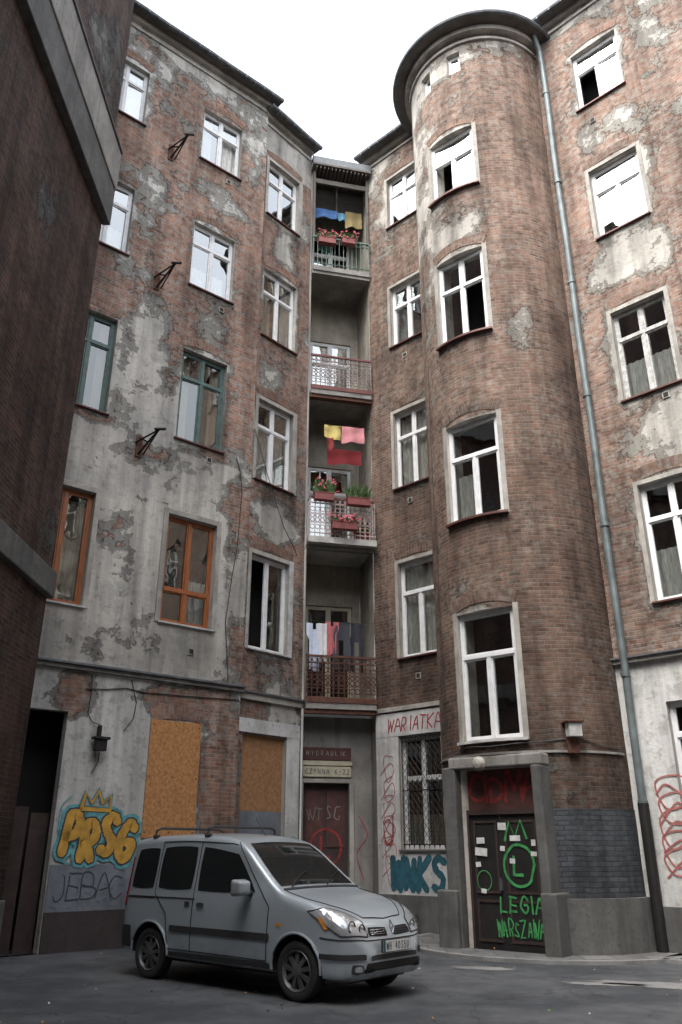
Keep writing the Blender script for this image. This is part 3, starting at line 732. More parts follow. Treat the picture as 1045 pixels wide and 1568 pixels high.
for (a,b) in ((-.62,-.15),(.0,.6)):
    for (z0,z1) in ((.15,.8),(.9,2.08)):
        mb.box(F0,a,b,z0,z0+.04,-.29,-.272,'door');mb.box(F0,a,b,z1-.04,z1,-.29,-.272,'door');mb.box(F0,a,a+.04,z0+.04,z1-.04,-.29,-.272,'door');mb.box(F0,b-.04,b,z0+.04,z1-.04,-.29,-.272,'door')
mb.box(F0,-.13,-.10,.95,1.15,-.285,-.22,'gutter')
mb.build('entrance_door',RB)
mb=MB(); R_.seed(33)
dd=-.2705
scrawl(mb,F0,'CIDMA',-.66,2.42,.42,.29,.06,-.296,'red',jit=.16)
scrawl(mb,F0,'LEGIA',-.16,.62,.24,.18,.034,dd,'greenp',jit=.16,wide=.9); scrawl(mb,F0,'WARSZAWA',-.26,.25,.24,.112,.025,dd+.001,'greenp',wide=.52,jit=.14)
ribbon(mb,F0,catm([(.24+.27*math.cos(a*.45)+R_.uniform(-.02,.02),1.35+.33*math.sin(a*.45)) for a in range(15)]),.045,dd+.002,'greenp')
scrawl(mb,F0,'L',.14,1.2,.3,.2,.05,dd+.003,'greenp'); ribbon(mb,F0,[(.0,1.75),(.1,2.05),(.2,1.8),(.32,2.08),(.42,1.78)],.04,dd+.002,'greenp')
ribbon(mb,F0,catm([(-.45+.14*math.cos(a*.45),1.1+.16*math.sin(a*.45)) for a in range(15)]),.015,dd+.002,'greenp')
for (x,z,w,h) in ((-.6,1.5,.24,.13),(-.56,1.70,.16,.10),(-.12,1.92,.16,.12),(-.1,1.58,.09,.08),(.1,1.74,.20,.09),(.48,1.5,.11,.07),(-.6,1.32,.10,.08),(.07,1.38,.10,.08),(.5,1.66,.08,.10),(-.52,.9,.1,.07)):
    t=R_.uniform(-.12,.12); cx_,cz_=x+w/2,z+h/2
    pts=[(cx_+a*w/2*math.cos(t)-b*h/2*math.sin(t),cz_+a*w/2*math.sin(t)+b*h/2*math.cos(t)) for a,b in ((-1,-1),(1,-1),(1,1),(-1,1))]
    mb.quad([F0(p[0],p[1],dd+.004) for p in pts],'wht')
mb.build('door_graffiti_and_stickers',RB)
mb=MB(); F_=FTP(1.45)
mb.box(F_,-.12,.12,3.42,3.66,.06,.24,'silllight'); mb.box(F_,-.16,.16,3.66,3.70,.0,.28,'rust'); mb.box(F_,-.10,.10,3.15,3.42,.0,.10,'rust')
mb.build('wall_lamp',None,bevel=.01)
mb=MB()
pr=[(0,0),(.07,0),(.12,.05),(.13,.10),(.08,.16),(0,.18)]
for i in range(len(pr)-1):
    for j in range(14):
        a0=2*math.pi*j/14;a1=2*math.pi*(j+1)/14
        def q(r,h,a): return F0(-.2+r*math.cos(a),3.02+r*math.sin(a),.035+h)
        mb.quad([q(pr[i][0],pr[i][1],a0),q(pr[i][0],pr[i][1],a1),q(pr[i+1][0],pr[i+1][1],a1),q(pr[i+1][0],pr[i+1][1],a0)],'surr')
mb.build('wall_lamp',None,smooth=True)
mb=MB()
pp=[FR(.22,21.8,.40),FR(.22,21.6,.38),FR(.24,21.1,.16),FR(.24,20.6,.13)]+[FR(.24+.01*math.sin(i*1.3),20.6-i*1.0,.13) for i in range(1,18)]+[FR(.24,2.3,.13)]
mb.tube(pp,.072,'pipe',12); mb.tube([FR(.24,2.35,.13),FR(.24,.05,.13)],.095,'iron',12)
for z in (2.35,4.6,7.6,10.6,13.6,16.6,19.6): mb.tube([FR(.24,z-.04,.13),FR(.24,z+.04,.13)],.09,'pipe',12)
mb.build('drain_pipe',None,smooth=False)
mb=MB()
cab(FT,[(-.9,3.3,.03),(-.4,3.33,.09),(0,3.30,.12),(.5,3.33,.09),(1,3.36,.03),(1.6,3.42,.03),(2,3.3,.03),(2.5,3.26,.03)],.011); cab(FT,[(-1.15,3.3,.03),(-1.2,6,.03),(-1.25,9,.03),(-1.2,12,.03)],.007)
mb.build('cables',RB)

# ================================================================== LOGGIA / BALCONIES
CB=empty('balcony_stair_bay')
D0=-1.4
FZ=[4.76,8.80,13.15,17.30]
mb=MB()
mb.quad([FB(0,4.5,0),FB(0,4.5,D0),FB(0,21.8,D0),FB(0,21.8,0)],'beige'); mb.quad([FB(BW,4.5,0),FB(BW,4.5,D0),FB(BW,21.8,D0),FB(BW,21.8,0)],'beige')
mb.quad([FB(0,0,0),FB(0,0,-.6),FB(0,4.5,-.6),FB(0,4.5,0)],'greypl'); mb.quad([FB(BW,0,0),FB(BW,0,-.6),FB(BW,4.5,-.6),FB(BW,4.5,0)],'greypl')
mb.build('loggia_side_walls',CB)
bh=[(.25,1.5,f+.02,f+h) for f,h in zip(FZ,(2.75,2.75,2.6,2.5))]
def plainwall(F,s0,s1,z0,z1,holes,d,mat,name,par):
    FF=lambda s,z,dd=0: F(s,z,d+dd)
    return wall(name,FF,s0,s1,z0,z1,holes,lambda s,z:(1,.0,0),mat,par,depth=.12,step=.6)
plainwall(FB,0,BW,4.5,21.8,bh,D0,'beige','loggia_back_wall',CB)
FBb=lambda s,z,d=0: FB(s,z,D0+d)
for k,h in enumerate(bh):
    window(CB,FBb,*h,fm='cream' if k==0 else 'white',d=-.05,transom=.72,gl='glasslow' if k==0 else 'glass',sill=None,room=.5,name='balcony_door',curt=[(.05,.45,0,.7,'curtain')] if k else None)
FG=lambda s,z,d=0: FB(s,z,-.45+d)
wall('ground_floor_wall',FG,0,BW,0,4.5,[(.1,1.18,.55,3.02)],lambda s,z:(1,.0,0),'greypl',CB,depth=.2,step=.6)
mb=MB(); mb.box(FG,.1,1.18,.55,3.02,-.22,-.15,'door')
for (z0,z1) in ((.7,1.5),(1.65,2.85)):
    for a in (.18,.68): mb.box(FG,a,a+.42,z0,z1,-.15,-.13,'doorr' if z0>1 else 'door')
mb.box(FG,.0,1.24,3.02,3.10,-.02,.04,'surr'); mb.box(FG,.02,.10,.55,3.02,-.02,.03,'surr'); mb.box(FG,1.18,1.28,.55,3.02,-.02,.03,'surr')
mb.box(FG,1.30,1.70,.3,3.3,.0,.02,'greypl')
for i in range(3): mb.box(FG,0.0,1.6,0,.18*(3-i),0,.32*(i+1),'slab')
mb.build('back_entrance',CB)
mb=MB(); mb.box(FG,.04,1.22,3.52,3.80,0,.04,'doorr'); mb.box(FG,.02,1.24,3.40,3.50,0,.05,'cream'); mb.box(FG,.04,1.22,3.15,3.38,0,.035,'cream')
R_.seed(2); scrawl(mb,FG,'CZYNNA 6-22',.14,3.21,.11,.098,.014,.038,'black',jit=.01,wide=.85); scrawl(mb,FG,'HYDRAULIK',.16,3.62,.10,.115,.012,.0425,'surr',jit=.01,wide=.85)
mb.build('shop_sign',None)
mb=MB(); R_.seed(8)
ribbon(mb,FG,catm([(.66+.36*math.cos(a*.45),1.65+.38*math.sin(a*.45)) for a in range(15)]),.045,-.127,'red'); scrawl(mb,FG,'L',.55,1.45,.42,.3,.06,-.125,'red'); scrawl(mb,FG,'WTSC',.25,2.25,.28,.20,.018,-.124,'greypl',jit=.25,wide=.8)
ribbon(mb,FG,catm([(1.5,1.0),(1.35,1.5),(1.6,1.9),(1.4,2.3)]),.022,.024,'red')
mb.build('door_graffiti',CB)
for k,f in enumerate(FZ):
    mb=MB()
    mb.box(FB,-.02 if k==1 else .02,BW+(.02 if k==1 else -.02),f-.16,f,D0+.003,.16 if k!=1 else .30,'slab' if k!=1 else 'slabw')
    mb.box(FB,.0,BW,f-.26,f-.162,-.05,.12,'rust' if k in(0,2) else 'slab')
    rm={0:'rust',1:'railw',2:'raill',3:'railg'}[k]; dr=.14 if k!=1 else .27
    if k in (0,2): mb.box(FB,.0,BW,f-.02,f+.10,.162,.18,'woodr' if k==2 else 'rust')
    mb.box(FB,.0,BW,f+1.04,f+1.09,dr-.03,dr+.02,'woodr' if k in(1,2) else rm); mb.tube([FB(0,f+.10,dr),FB(BW,f+.10,dr)],.016,rm,6); mb.tube([FB(0,f+.90,dr),FB(BW,f+.90,dr)],.014,rm,6)
    nb=13; bw_=(BW-.04)/nb
    for i in range(nb+1):
        x=.02+bw_*i; mb.tube([FB(x,f+.0,dr),FB(x,f+1.04,dr)],.012,rm,5)
        if i<nb:
            xc=x+bw_/2
            mb.tube(ringpts(FB,xc,f+.97,.052,dr,10),.009,rm,4,True)
            if k!=3:
                for zc in (.26,.74): mb.tube(ringpts(FB,xc,f+zc,.060,dr,12),.011,rm,4,True)
                pts=catm([(xc-.05,f+.36),(xc+.045,f+.42),(xc+.02,f+.50),(xc-.02,f+.52),(xc-.045,f+.58),(xc+.05,f+.64)],4)
                mb.tube([FB(p[0],p[1],dr) for p in pts],.011,rm,4)
                pts=catm([(xc+.05,f+.36),(xc-.045,f+.42),(xc-.02,f+.50),(xc+.02,f+.52),(xc+.045,f+.58),(xc-.05,f+.64)],4)
                mb.tube([FB(p[0],p[1],dr+.004) for p in pts],.011,rm,4)
    if k==1:
        for sx in (0.0,BW): mb.tube([FB(sx,f+1.04,0),FB(sx,f+1.04,dr)],.015,rm,5)
    mb.build('balcony',CB)
# timber enclosure of the top balcony and its tin roof
mb=MB()
mb.box(FB,-.05,BW+.05,21.05,21.12,D0,.30,'soffit'); mb.box(FB,-.05,BW+.05,21.12,21.36,.22,.30,'gutter')
for i in range(14): mb.box(FB,.05+i*.12,.09+i*.12,20.96,21.05,D0,.26,'soffit')
mb.box(FB,0,BW,20.55,20.72,-.02,.05,'soffit'); mb.box(FB,0,BW,19.75,19.85,-.55,-.48,'soffit')
mb.box(FB,0.0,.07,18.4,20.96,.02,.09,'soffit'); mb.box(FB,BW-.07,BW,18.4,20.96,.02,.09,'soffit'); mb.box(FB,.82,.87,19.8,20.96,-.5,-.44,'soffit')
mb.box(FB,0,BW,19.85,20.95,-.62,-.58,'room')
mb.quad([FB(-.05,21.362,.30),FB(BW+.05,21.362,.30),FB(BW+.05,22.6,-3.0),FB(-.05,22.6,-3.0)],'roof')
mb.build('bay_roof',CB)
def cloth(s,zt,w,h,d,col,name='laundry',shape=None,F=FB):
    mb=MB(); m_=simple('cloth_'+name,col,.9,0,.15,9); nx,nz=10,8; ph=R_.random()*6
    mb.mats.append(m_)
    def p(i,j):
        u=i/nx;v=j/nz
        x=s+w*u; 
        if shape=='shirt':
            k=1.0 if v<.3 else .62
            x=s+w*.5+(u-.5)*w*k
        z=zt-h*v-.015*math.sin(u*math.pi)*(1-v)+.03*v*math.sin(u*5+ph)
        if shape=='trousers' and v>.35: x+= (-.02 if u<.5 else .02)
        return F(x,z,d+.035*math.sin(u*9+ph)*(.3+v)+.01*math.sin(v*7+u*3))
    for i in range(nx):
        for j in range(nz):
            if shape=='shirt' and j<1 and i in(4,5): continue
            if shape=='trousers' and j>2 and i in(4,5): continue
            mb.quad([p(i,j),p(i+1,j),p(i+1,j+1),p(i,j+1)],m_)
    bm_o=mb.build(name,None,smooth=False)
    bm=bmesh.new(); bm.from_mesh(bm_o.data); bmesh.ops.remove_doubles(bm,verts=bm.verts,dist=.001); bm.to_mesh(bm_o.data); bm.free()
    bm_o.data.polygons.foreach_set('use_smooth',[True]*len(bm_o.data.polygons))
R_.seed(14)
cloth(.02,6.65,.40,1.15,.02,(.55,.62,.75),'hanging_shirt','shirt'); cloth(.30,6.65,.22,.95,.05,(.66,.66,.68),'hanging_towel')
cloth(.48,6.7,.34,.8,.03,(.50,.14,.15),'hanging_shirt','shirt'); cloth(.68,6.72,.42,1.2,.0,(.05,.055,.07),'hanging_trousers','trousers'); cloth(1.12,6.7,.30,1.2,.0,(.03,.032,.045),'hanging_trousers','trousers')
mb=MB(); mb.tube([FB(0,6.72,.02),FB(.8,6.68,.02),FB(BW,6.72,.02)],.006,'cable',4); mb.tube([FB(0,12.15,.0),FB(.8,12.1,.0),FB(BW,12.15,.0)],.006,'cable',4); mb.tube([FB(0,20.1,-.1),FB(BW,20.1,-.1)],.006,'cable',4)
mb.build('clothes_line',None)
cloth(.42,12.14,.46,.42,.0,(.58,.47,.16),'hanging_towel'); cloth(.90,12.14,.62,.48,.02,(.60,.25,.27),'hanging_towel'); cloth(.62,11.7,.95,.45,-.5,(.38,.05,.06),'hanging_blanket')
cloth(.50,11.75,.2,.35,.02,(.25,.04,.04),'hanging_cloth')
cloth(.12,20.0,.72,.34,-.42,(.07,.17,.40),'blue_tarpaulin'); cloth(.86,19.95,.28,.28,-.42,(.12,.30,.42),'hanging_towel'); cloth(1.12,20.05,.52,.62,-.42,(.28,.22,.10),'hanging_blanket')
cloth(.2,18.25,.4,.35,.02,(.05,.16,.13),'hanging_cloth')
def flowerbox(s,z,w,d,seed,h=.45,fl=True):
    rr=random.Random(seed); mb=MB(); mb.box(FB,s,s+w,z,z+.18,d,d+.17,'pot'); mb.box(FB,s-.01,s+w+.01,z+.181,z+.20,d-.01,d+.18,'pot')
    for i in range(190):
        x=s+rr.random()*w; dd_=d+.08+rr.uniform(-.06,.06); hh=rr.random()**.7*h; lx=rr.uniform(-.14,.14)
        b=FB(x,z+.17,dd_); t=FB(x+lx,z+.17+hh,dd_+rr.uniform(-.1,.14)); wv=FB.T*rr.uniform(.006,.018)
        mid=(b+t)/2+V((0,0,.05))
        mb.quad([b-wv,b+wv,mid+wv,mid-wv],'leaf'); mb.quad([mid-wv,mid+wv,t],'leaf')
        if fl and rr.random()<.22:
            for q in range(3):
                c=t+V((rr.uniform(-.03,.03),rr.uniform(-.03,.03),rr.uniform(-.03,.03))); r=.022
                mb.quad([c+V((-r,0,0)),c+V((0,-r*.5,-r)),c+V((r,0,0)),c+V((0,r*.5,r))],'flower')
    mb.build('flower_box',None)
flowerbox(.10,9.74,.5,.30,1); flowerbox(.95,9.68,.6,.30,2,fl=False); flowerbox(.55,8.98,.65,.32,3,h=.2)
flowerbox(1.25,8.85,.35,-.1,5,h=.5); flowerbox(.15,18.05,.5,.16,4,h=.3); flowerbox(.85,18.15,.4,.16,6,h=.25)

# ================================================================== NEAR LEFT WING
NW=empty('brick_tenement_building')
def maskW(s,z):
    r=.14+.5*ell(s,z,1,17.5,3,2)+.45*ell(s,z,.2,6.6,1.5,1.2)+.35*ell(s,z,2.5,12,2,1.5)
    return r,.10+.2*clamp((8-z)/8),.0  # foot of the near wall darkened as painted courtyard shade
wall('near_wall',FW,0,19,0,25,[],maskW,'brickW',NW,step=.4)
mb=MB(); mb.quad([FW(0,0,0),FW(0,0,-4),FW(0,25,-4),FW(0,25,0)],'brickW',[(0,0),(4,0),(4,25),(0,25)]); mb.build('near_wall_end',NW,mask=(.1,.2,0,1))
mb=MB()
mb.box(FW,-.06,19,13.9,14.85,-.01,.17,'stone'); mb.box(FW,-.06,19,14.853,15.9,-.01,.20,'greypl'); mb.box(FW,-.05,19,15.903,15.96,-.01,.24,'gutter')
mb.box(FW,-.05,19,5.62,6.08,-.01,.12,'stone')
mb.box(FW,-.03,19,0,.9,-.01,.05,'stone')
mb.build('string_courses',NW,bevel=.02)

# ================================================================== ENCLOSING BUILDINGS BEHIND THE VIEWER
EB=empty('brick_tenement_building')
def maskE(s,z): return .5,.1,.1
FE=PF((13,-5.5),(-1,0),(0,1)); FE2=PF((11.9,8.95),(0,-1),(-1,0))
hE=[(a,a+1.2,z,z+2.1) for a in (2,5,8,11,14) for z in (2,6,10.2,14.2)]
wall('rear_wall',FE,0,19,0,17.5,hE,maskE,'brickR',EB,step=.8)
for h in hE: window(EB,FE,*h)
hE2=[(a,a+1.2,z,z+2.1) for a in (2,5,8,11) for z in (2,6,10.2,14.2)]
wall('east_wall',FE2,0,14.5,0,18,hE2,maskE,'brickR',EB,step=.8)
for h in hE2: window(EB,FE2,*h)
eaves(EB,FE,0,19,17.5,'rear_eaves'); eaves(EB,FE2,0,14.5,18,'east_eaves')

# ================================================================== GROUND
m,nt,b,o=newmat('asphalt')
tc=N(nt,'ShaderNodeTexCoord'); P_=tc.outputs['Object']
a1=noise(nt,P_,.45,6,.6); a2=noise(nt,P_,60,3,.7); a3=noise(nt,P_,2.5,7,.65)
c=mix(nt,mrange(nt,a1,.42,.58),(.042,.046,.052),(.085,.089,.095)); c=mix(nt,mrange(nt,a3,.5,.68,0,.65),c,(.028,.030,.033)); c=mix(nt,mrange(nt,a2,.55,.75,0,.4),c,(.14,.14,.14))
c=mix(nt,mrange(nt,a3,.36,.30,0,.5),c,(.12,.12,.12))
vo=N(nt,'ShaderNodeTexVoronoi',feature='DISTANCE_TO_EDGE'); vo.inputs['Scale'].default_value=.55
nn=N(nt,'ShaderNodeTexNoise'); nn.inputs['Scale'].default_value=1.5; nn.inputs['Detail'].default_value=6; L(nt,P_,nn.inputs['Vector'])
mm=N(nt,'ShaderNodeVectorMath',operation='SCALE'); mm.inputs['Scale'].default_value=1.1; L(nt,nn.outputs['Color'],mm.inputs[0])
ad=N(nt,'ShaderNodeVectorMath',operation='ADD'); L(nt,P_,ad.inputs[0]); L(nt,mm.outputs[0],ad.inputs[1]); L(nt,ad.outputs[0],vo.inputs['Vector'])
c=mix(nt,mrange(nt,vo.outputs['Distance'],.0,.012,.75,0),c,(.015,.015,.016))
L(nt,c,b.inputs['Base Color']); L(nt,mrange(nt,a1,.4,.65,.85,.5),b.inputs['Roughness']); b.inputs['Specular IOR Level'].default_value=.3
bp=N(nt,'ShaderNodeBump'); bp.inputs['Strength'].default_value=.6; bp.inputs['Distance'].default_value=.012
L(nt,math_(nt,'ADD',a2,math_(nt,'MULTIPLY',a3,1.5)),bp.inputs['Height']); L(nt,bp.outputs[0],b.inputs['Normal'])
M['asphalt']=m
mb=MB(); S_=400; mb.quad([(-S_,-S_,0),(S_,-S_,0),(S_,S_,0),(-S_,S_,0)],'asphalt'); mb.build('asphalt_ground')
m,nt,b,o=newmat('paving_slabs')
uvn=N(nt,'ShaderNodeTexCoord'); br=N(nt,'ShaderNodeTexBrick'); L(nt,uvn.outputs['Object'],br.inputs['Vector'])
br.inputs['Scale'].default_value=1; br.inputs['Brick Width'].default_value=.5; br.inputs['Row Height'].default_value=.5; br.inputs['Mortar Size'].default_value=.012
br.inputs['Color1'].default_value=(.11,.11,.11,1);br.inputs['Color2'].default_value=(.16,.16,.155,1);br.inputs['Mortar'].default_value=(.03,.03,.03,1)
c=mix(nt,mrange(nt,noise(nt,uvn.outputs['Object'],2,6),.4,.65,0,.7),br.outputs['Color'],(.05,.05,.05)); L(nt,c,b.inputs['Base Color']); b.inputs['Roughness'].default_value=.85
M['paving']=m
mb=MB()
pts=[]
for i in range(16):
    s=-3.2+5.9*i/15; pts.append((FT(s,0,0),FT(s,0,.75)))
for s in (.5,1.5,3,5,8): pts.append((FR(s,0,0),FR(s,0,.9 if s<4 else 1.0)))
for (a,b_),(c_,d_) in zip(pts,pts[1:]):
    z=.05
    mb.quad([(a.x,a.y,z),(b_.x,b_.y,z),(d_.x,d_.y,z),(c_.x,c_.y,z)],'paving')
    def o_(p,q,k): v=(q-p).normalized()*k; return q+v
    e=o_(a,b_,.12); f=o_(c_,d_,.12)
    mb.quad([(b_.x,b_.y,z+.004),(e.x,e.y,z+.004),(f.x,f.y,z+.004),(d_.x,d_.y,z+.004)],'cement')
    mb.quad([(e.x,e.y,z+.004),(e.x,e.y,0),(f.x,f.y,0),(f.x,f.y,z+.004)],'cement')
mb.build('pavement')
mb=MB(); rr=random.Random(6)
for (cx_,cy_,r1,r2,tilt) in ((4.6,11.6,1.3,.28,-.42),(3.4,11.9,.5,.14,-.2),(2.1,13.4,.45,.16,-.3),(5.4,12.4,.5,.16,-.5)):
    n=30; pts=[]
    for i in range(n):
        a=2*math.pi*i/n; k=1+rr.uniform(-.25,.25); pts.append((cx_+r1*k*math.cos(a),cy_+r2*k*math.sin(a)+tilt*math.cos(a)*r1*k,.005))
    mb.quad(pts,'cement')
mb.build('cement_patches')
mb=MB()
for i in range(20):
    a0=2*math.pi*i/20;a1=2*math.pi*(i+1)/20
    mb.quad([(2.0,8.9,.006),(2.0+.3*math.cos(a0),8.9+.3*math.sin(a0),.006),(2.0+.3*math.cos(a1),8.9+.3*math.sin(a1),.006)],'gutter')
mb.build('manhole_cover')
rr=random.Random(4); mb=MB()
for i in range(170):
    x=rr.uniform(-4,6);y=rr.uniform(9,15.5); a=rr.random()*6; r=rr.uniform(.008,.026); q=V((math.cos(a)*r,math.sin(a)*r,.004)); w=V((-q.y*.5,q.x*.5,rr.uniform(0,.01)))
    c_=V((x,y,.012 if y<14 else .062)); mb.quad([c_-q,c_-w,c_+q,c_+w],rr.choice(['silllight','osb','leaf','rust']))
mb.build('scattered_litter')

# ================================================================== VAN
def herm(tab):
    xs=[t[0] for t in tab];ys=[t[1] for t in tab];n=len(xs);ms=[]
    dl=[(ys[i+1]-ys[i])/(xs[i+1]-xs[i]) for i in range(n-1)]
    for i in range(n):
        if i==0: ms.append(dl[0])
        elif i==n-1: ms.append(dl[-1])
        else: ms.append(0 if dl[i-1]*dl[i]<=0 else 2*dl[i-1]*dl[i]/(dl[i-1]+dl[i]))
    def f(x):
        if x<=xs[0]: return ys[0]
        if x>=xs[-1]: return ys[-1]
        for i in range(n-1):
            if x<=xs[i+1]:
                h=xs[i+1]-xs[i];t=(x-xs[i])/h
                return (2*t**3-3*t*t+1)*ys[i]+(t**3-2*t*t+t)*h*ms[i]+(-2*t**3+3*t*t)*ys[i+1]+(t**3-t*t)*h*ms[i+1]
    return f
Tf=herm([(0,1.60),(.03,1.68),(.10,1.735),(.4,1.77),(1.1,1.785),(1.7,1.77),(2.0,1.735),(2.16,1.69),(2.35,1.58),(2.6,1.39),(2.9,1.175),(2.99,1.13),(3.1,1.105),(3.4,1.045),(3.65,.97),(3.8,.895),(3.9,.80),(3.97,.68),(4.02,.52)])
Bf=herm([(0,.40),(.1,.30),(.5,.26),(3.2,.24),(3.8,.22),(3.95,.25),(4.02,.34)])
Wf=herm([(0,.745),(.04,.79),(.12,.815),(.5,.828),(2,.83),(3.2,.83),(3.5,.82),(3.7,.785),(3.82,.735),(3.92,.65),(3.98,.55),(4.02,.44)])
sf=herm([(.2,.955),(.35,.985),(.55,1.0),(.8,.995),(1.0,.975),(1.1,.955),(1.6,.85),(1.8,.79)])
rf=herm([(0,.08),(.3,.12),(2.0,.12),(2.3,.07),(2.85,.07),(3.1,.11),(3.8,.14),(4.02,.07)])
CAR=empty('parked_van')
xs=[0,.015,.03,.06,.10,.15]+[.15+i*.075 for i in range(1,49)]+[3.8,3.83,3.86,3.89,3.915,3.94,3.96,3.98,4.0,4.012,4.02]
xs=sorted(set(round(x,4) for x in xs if x<=4.02))
def section(x):
    T,B,W,r=Tf(x),Bf(x),Wf(x),rf(x)
    pts=[(0,B),(W*sf(B)*.85,B)]
    zl=B+.05; zu=max(zl+.02,T-r-.03)
    pts.append((W*sf(zl)*.985,zl-.015))
    ns=14
    for i in range(ns+1):
        z=zl+(zu-zl)*i/ns; pts.append((W*sf(z),z))
    yw=W*sf(zu)
    for i in range(1,6):
        a=math.pi/2*i/5; pts.append((yw-r*(1-math.cos(a)),zu+(r)*math.sin(a)))
    ye=yw-r; zc=zu+r
    for k in (.8,.6,.4,.2,0): pts.append((ye*k,zc+(T-zc)*(1-k*k)))
    return pts
bm=bmesh.new(); rows=[]
for x in xs:
    sec=section(x); row=[]
    full=[(-y,z) for y,z in sec]+[(y,z) for y,z in reversed(sec[1:-1])]
    for y,z in full: row.append(bm.verts.new((x,y,z)))
    rows.append(row)
K=len(rows[0])
for a,b_ in zip(rows,rows[1:]):
    for j in range(K): bm.faces.new((a[j],a[(j+1)%K],b_[(j+1)%K],b_[j]))
bm.faces.new(rows[0]); bm.faces.new(list(reversed(rows[-1])))
bmesh.ops.recalc_face_normals(bm,faces=bm.faces)
me=bpy.data.meshes.new('body'); bm.to_mesh(me); bm.free()
m,nt,b,o=newmat('silver_blue_car_paint')
tc=N(nt,'ShaderNodeTexCoord'); dn=noise(nt,tc.outputs['Object'],3,6,.6); 
zs=N(nt,'ShaderNodeSeparateXYZ'); L(nt,tc.outputs['Object'],zs.inputs[0])
dirt=math_(nt,'MULTIPLY',mrange(nt,zs.outputs[2],.2,.65,.75,0.08),mrange(nt,dn,.3,.7))
L(nt,mix(nt,dirt,(.46,.52,.565),(.13,.125,.115)),b.inputs['Base Color']); b.inputs['Metallic'].default_value=.5
L(nt,mrange(nt,dirt,0,.6,.30,.7),b.inputs['Roughness']); b.inputs['Coat Weight'].default_value=.7; b.inputs['Coat Roughness'].default_value=.06
M['paint']=m
M['cglass']=simple('car_glass',(.012,.015,.016),.04,0,.2,2); M['cplastic']=simple('black_bumper_plastic',(.03,.03,.032),.6,0,.3,12)
M['cglass'].node_tree.nodes['Principled BSDF'].inputs['Specular IOR Level'].default_value=.9
M['tyre']=simple('tyre_rubber',(.018,.018,.018),.85,0,.4,12); M['rim']=simple('steel_wheel_cover',(.12,.125,.13),.5,.5,.4,5)
M['chrome']=simple('chrome',(.6,.6,.62),.12,1,.1,3); M['lamp']=simple('headlamp_reflector',(.50,.52,.54),.18,.6,.3,14); M['amber']=simple('amber_lens',(.5,.2,.03),.2); M['plate']=simple('number_plate',(.66,.66,.64),.4); M['seam']=simple('panel_gap',(.008,.008,.008),.9); M['redl']=simple('red_lens',(.3,.01,.01),.15)
me.materials.append(M['paint'])
body=bpy.data.objects.new('body',me); COL.objects.link(body)
bvh_src=me.copy()
AX=(.66,3.26); WR=.305
cut=[]
for ax in AX:
    for sy in (-1,1):
        bmc=bmesh.new(); bmesh.ops.create_cone(bmc,cap_ends=True,segments=40,radius1=.365,radius2=.365,depth=.6)
        bmesh.ops.rotate(bmc,verts=bmc.verts,matrix=Matrix.Rotation(math.pi/2,3,'X')); bmesh.ops.translate(bmc,verts=bmc.verts,vec=(ax,sy*.86,.315))
        mc=bpy.data.meshes.new('c'); bmc.to_mesh(mc); bmc.free(); mc.materials.append(M['seam']); oc=bpy.data.objects.new('c',mc); COL.objects.link(oc); cut.append(oc)
        md=body.modifiers.new('b','BOOLEAN'); md.object=oc; md.operation='DIFFERENCE'; md.solver='EXACT'
dg=bpy.context.evaluated_depsgraph_get(); me2=bpy.data.meshes.new_from_object(body.evaluated_get(dg)); body.modifiers.clear(); body.data=me2
for oc in cut: bpy.data.objects.remove(oc)
me2.polygons.foreach_set('use_smooth',[True]*len(me2.polygons))
if M['seam'].name not in [m.name for m in me2.materials if m]: me2.materials.append(M['seam'])
si=[i for i,m_ in enumerate(me2.materials) if m_ and m_.name==M['seam'].name][0]
for p in me2.polygons:
    c_=p.center
    for ax in AX:
        if abs(c_.y)<.80 and math.hypot(c_.x-ax,c_.z-.315)<.372 and abs(c_.y)>.5 : p.material_index=si
try: me2.set_sharp_from_angle(angle=math.radians(35))
except Exception: pass
body.parent=CAR
bmx=bmesh.new(); bmx.from_mesh(bvh_src); bvh=BVHTree.FromBMesh(bmx)
def snap(p,off):
    h=bvh.find_nearest(V(p)); return h[0]+h[1]*off
def patch(mb,cor,m,off=.006,n=10,rnd=.25,k2=None):
    c=[V(x) for x in cor]; nn_=k2 or n
    g=[[None]*(nn_+1) for _ in range(n+1)]
    for i in range(n+1):
        for j in range(nn_+1):
            a=-1+2*i/n;b=-1+2*j/nn_
            aa=a*math.sqrt(1-rnd*b*b/2*(abs(a)**2)) ; bb=b*math.sqrt(1-rnd*a*a/2*(abs(b)**2))
            u=(aa+1)/2;v=(bb+1)/2
            g[i][j]=snap(c[0]*(1-u)*(1-v)+c[1]*u*(1-v)+c[2]*u*v+c[3]*(1-u)*v,off)
    for i in range(n):
        for j in range(nn_): mb.quad([g[i][j],g[i+1][j],g[i+1][j+1],g[i][j+1]],m)
def line(mb,pts,w,m='seam',off=.004,r=None):
    P_=[]
    for a,b_ in zip(pts,pts[1:]):
        for i in range(8): P_.append(snap(V(a).lerp(V(b_),i/8),off))
    P_.append(snap(pts[-1],off)); mb.tube(P_,w,m,5)
def weld(o,sm=True):
    bm=bmesh.new(); bm.from_mesh(o.data); bmesh.ops.remove_doubles(bm,verts=bm.verts,dist=.0008); bm.to_mesh(o.data); bm.free()
    if sm: o.data.polygons.foreach_set('use_smooth',[True]*len(o.data.polygons))
mb=MB()
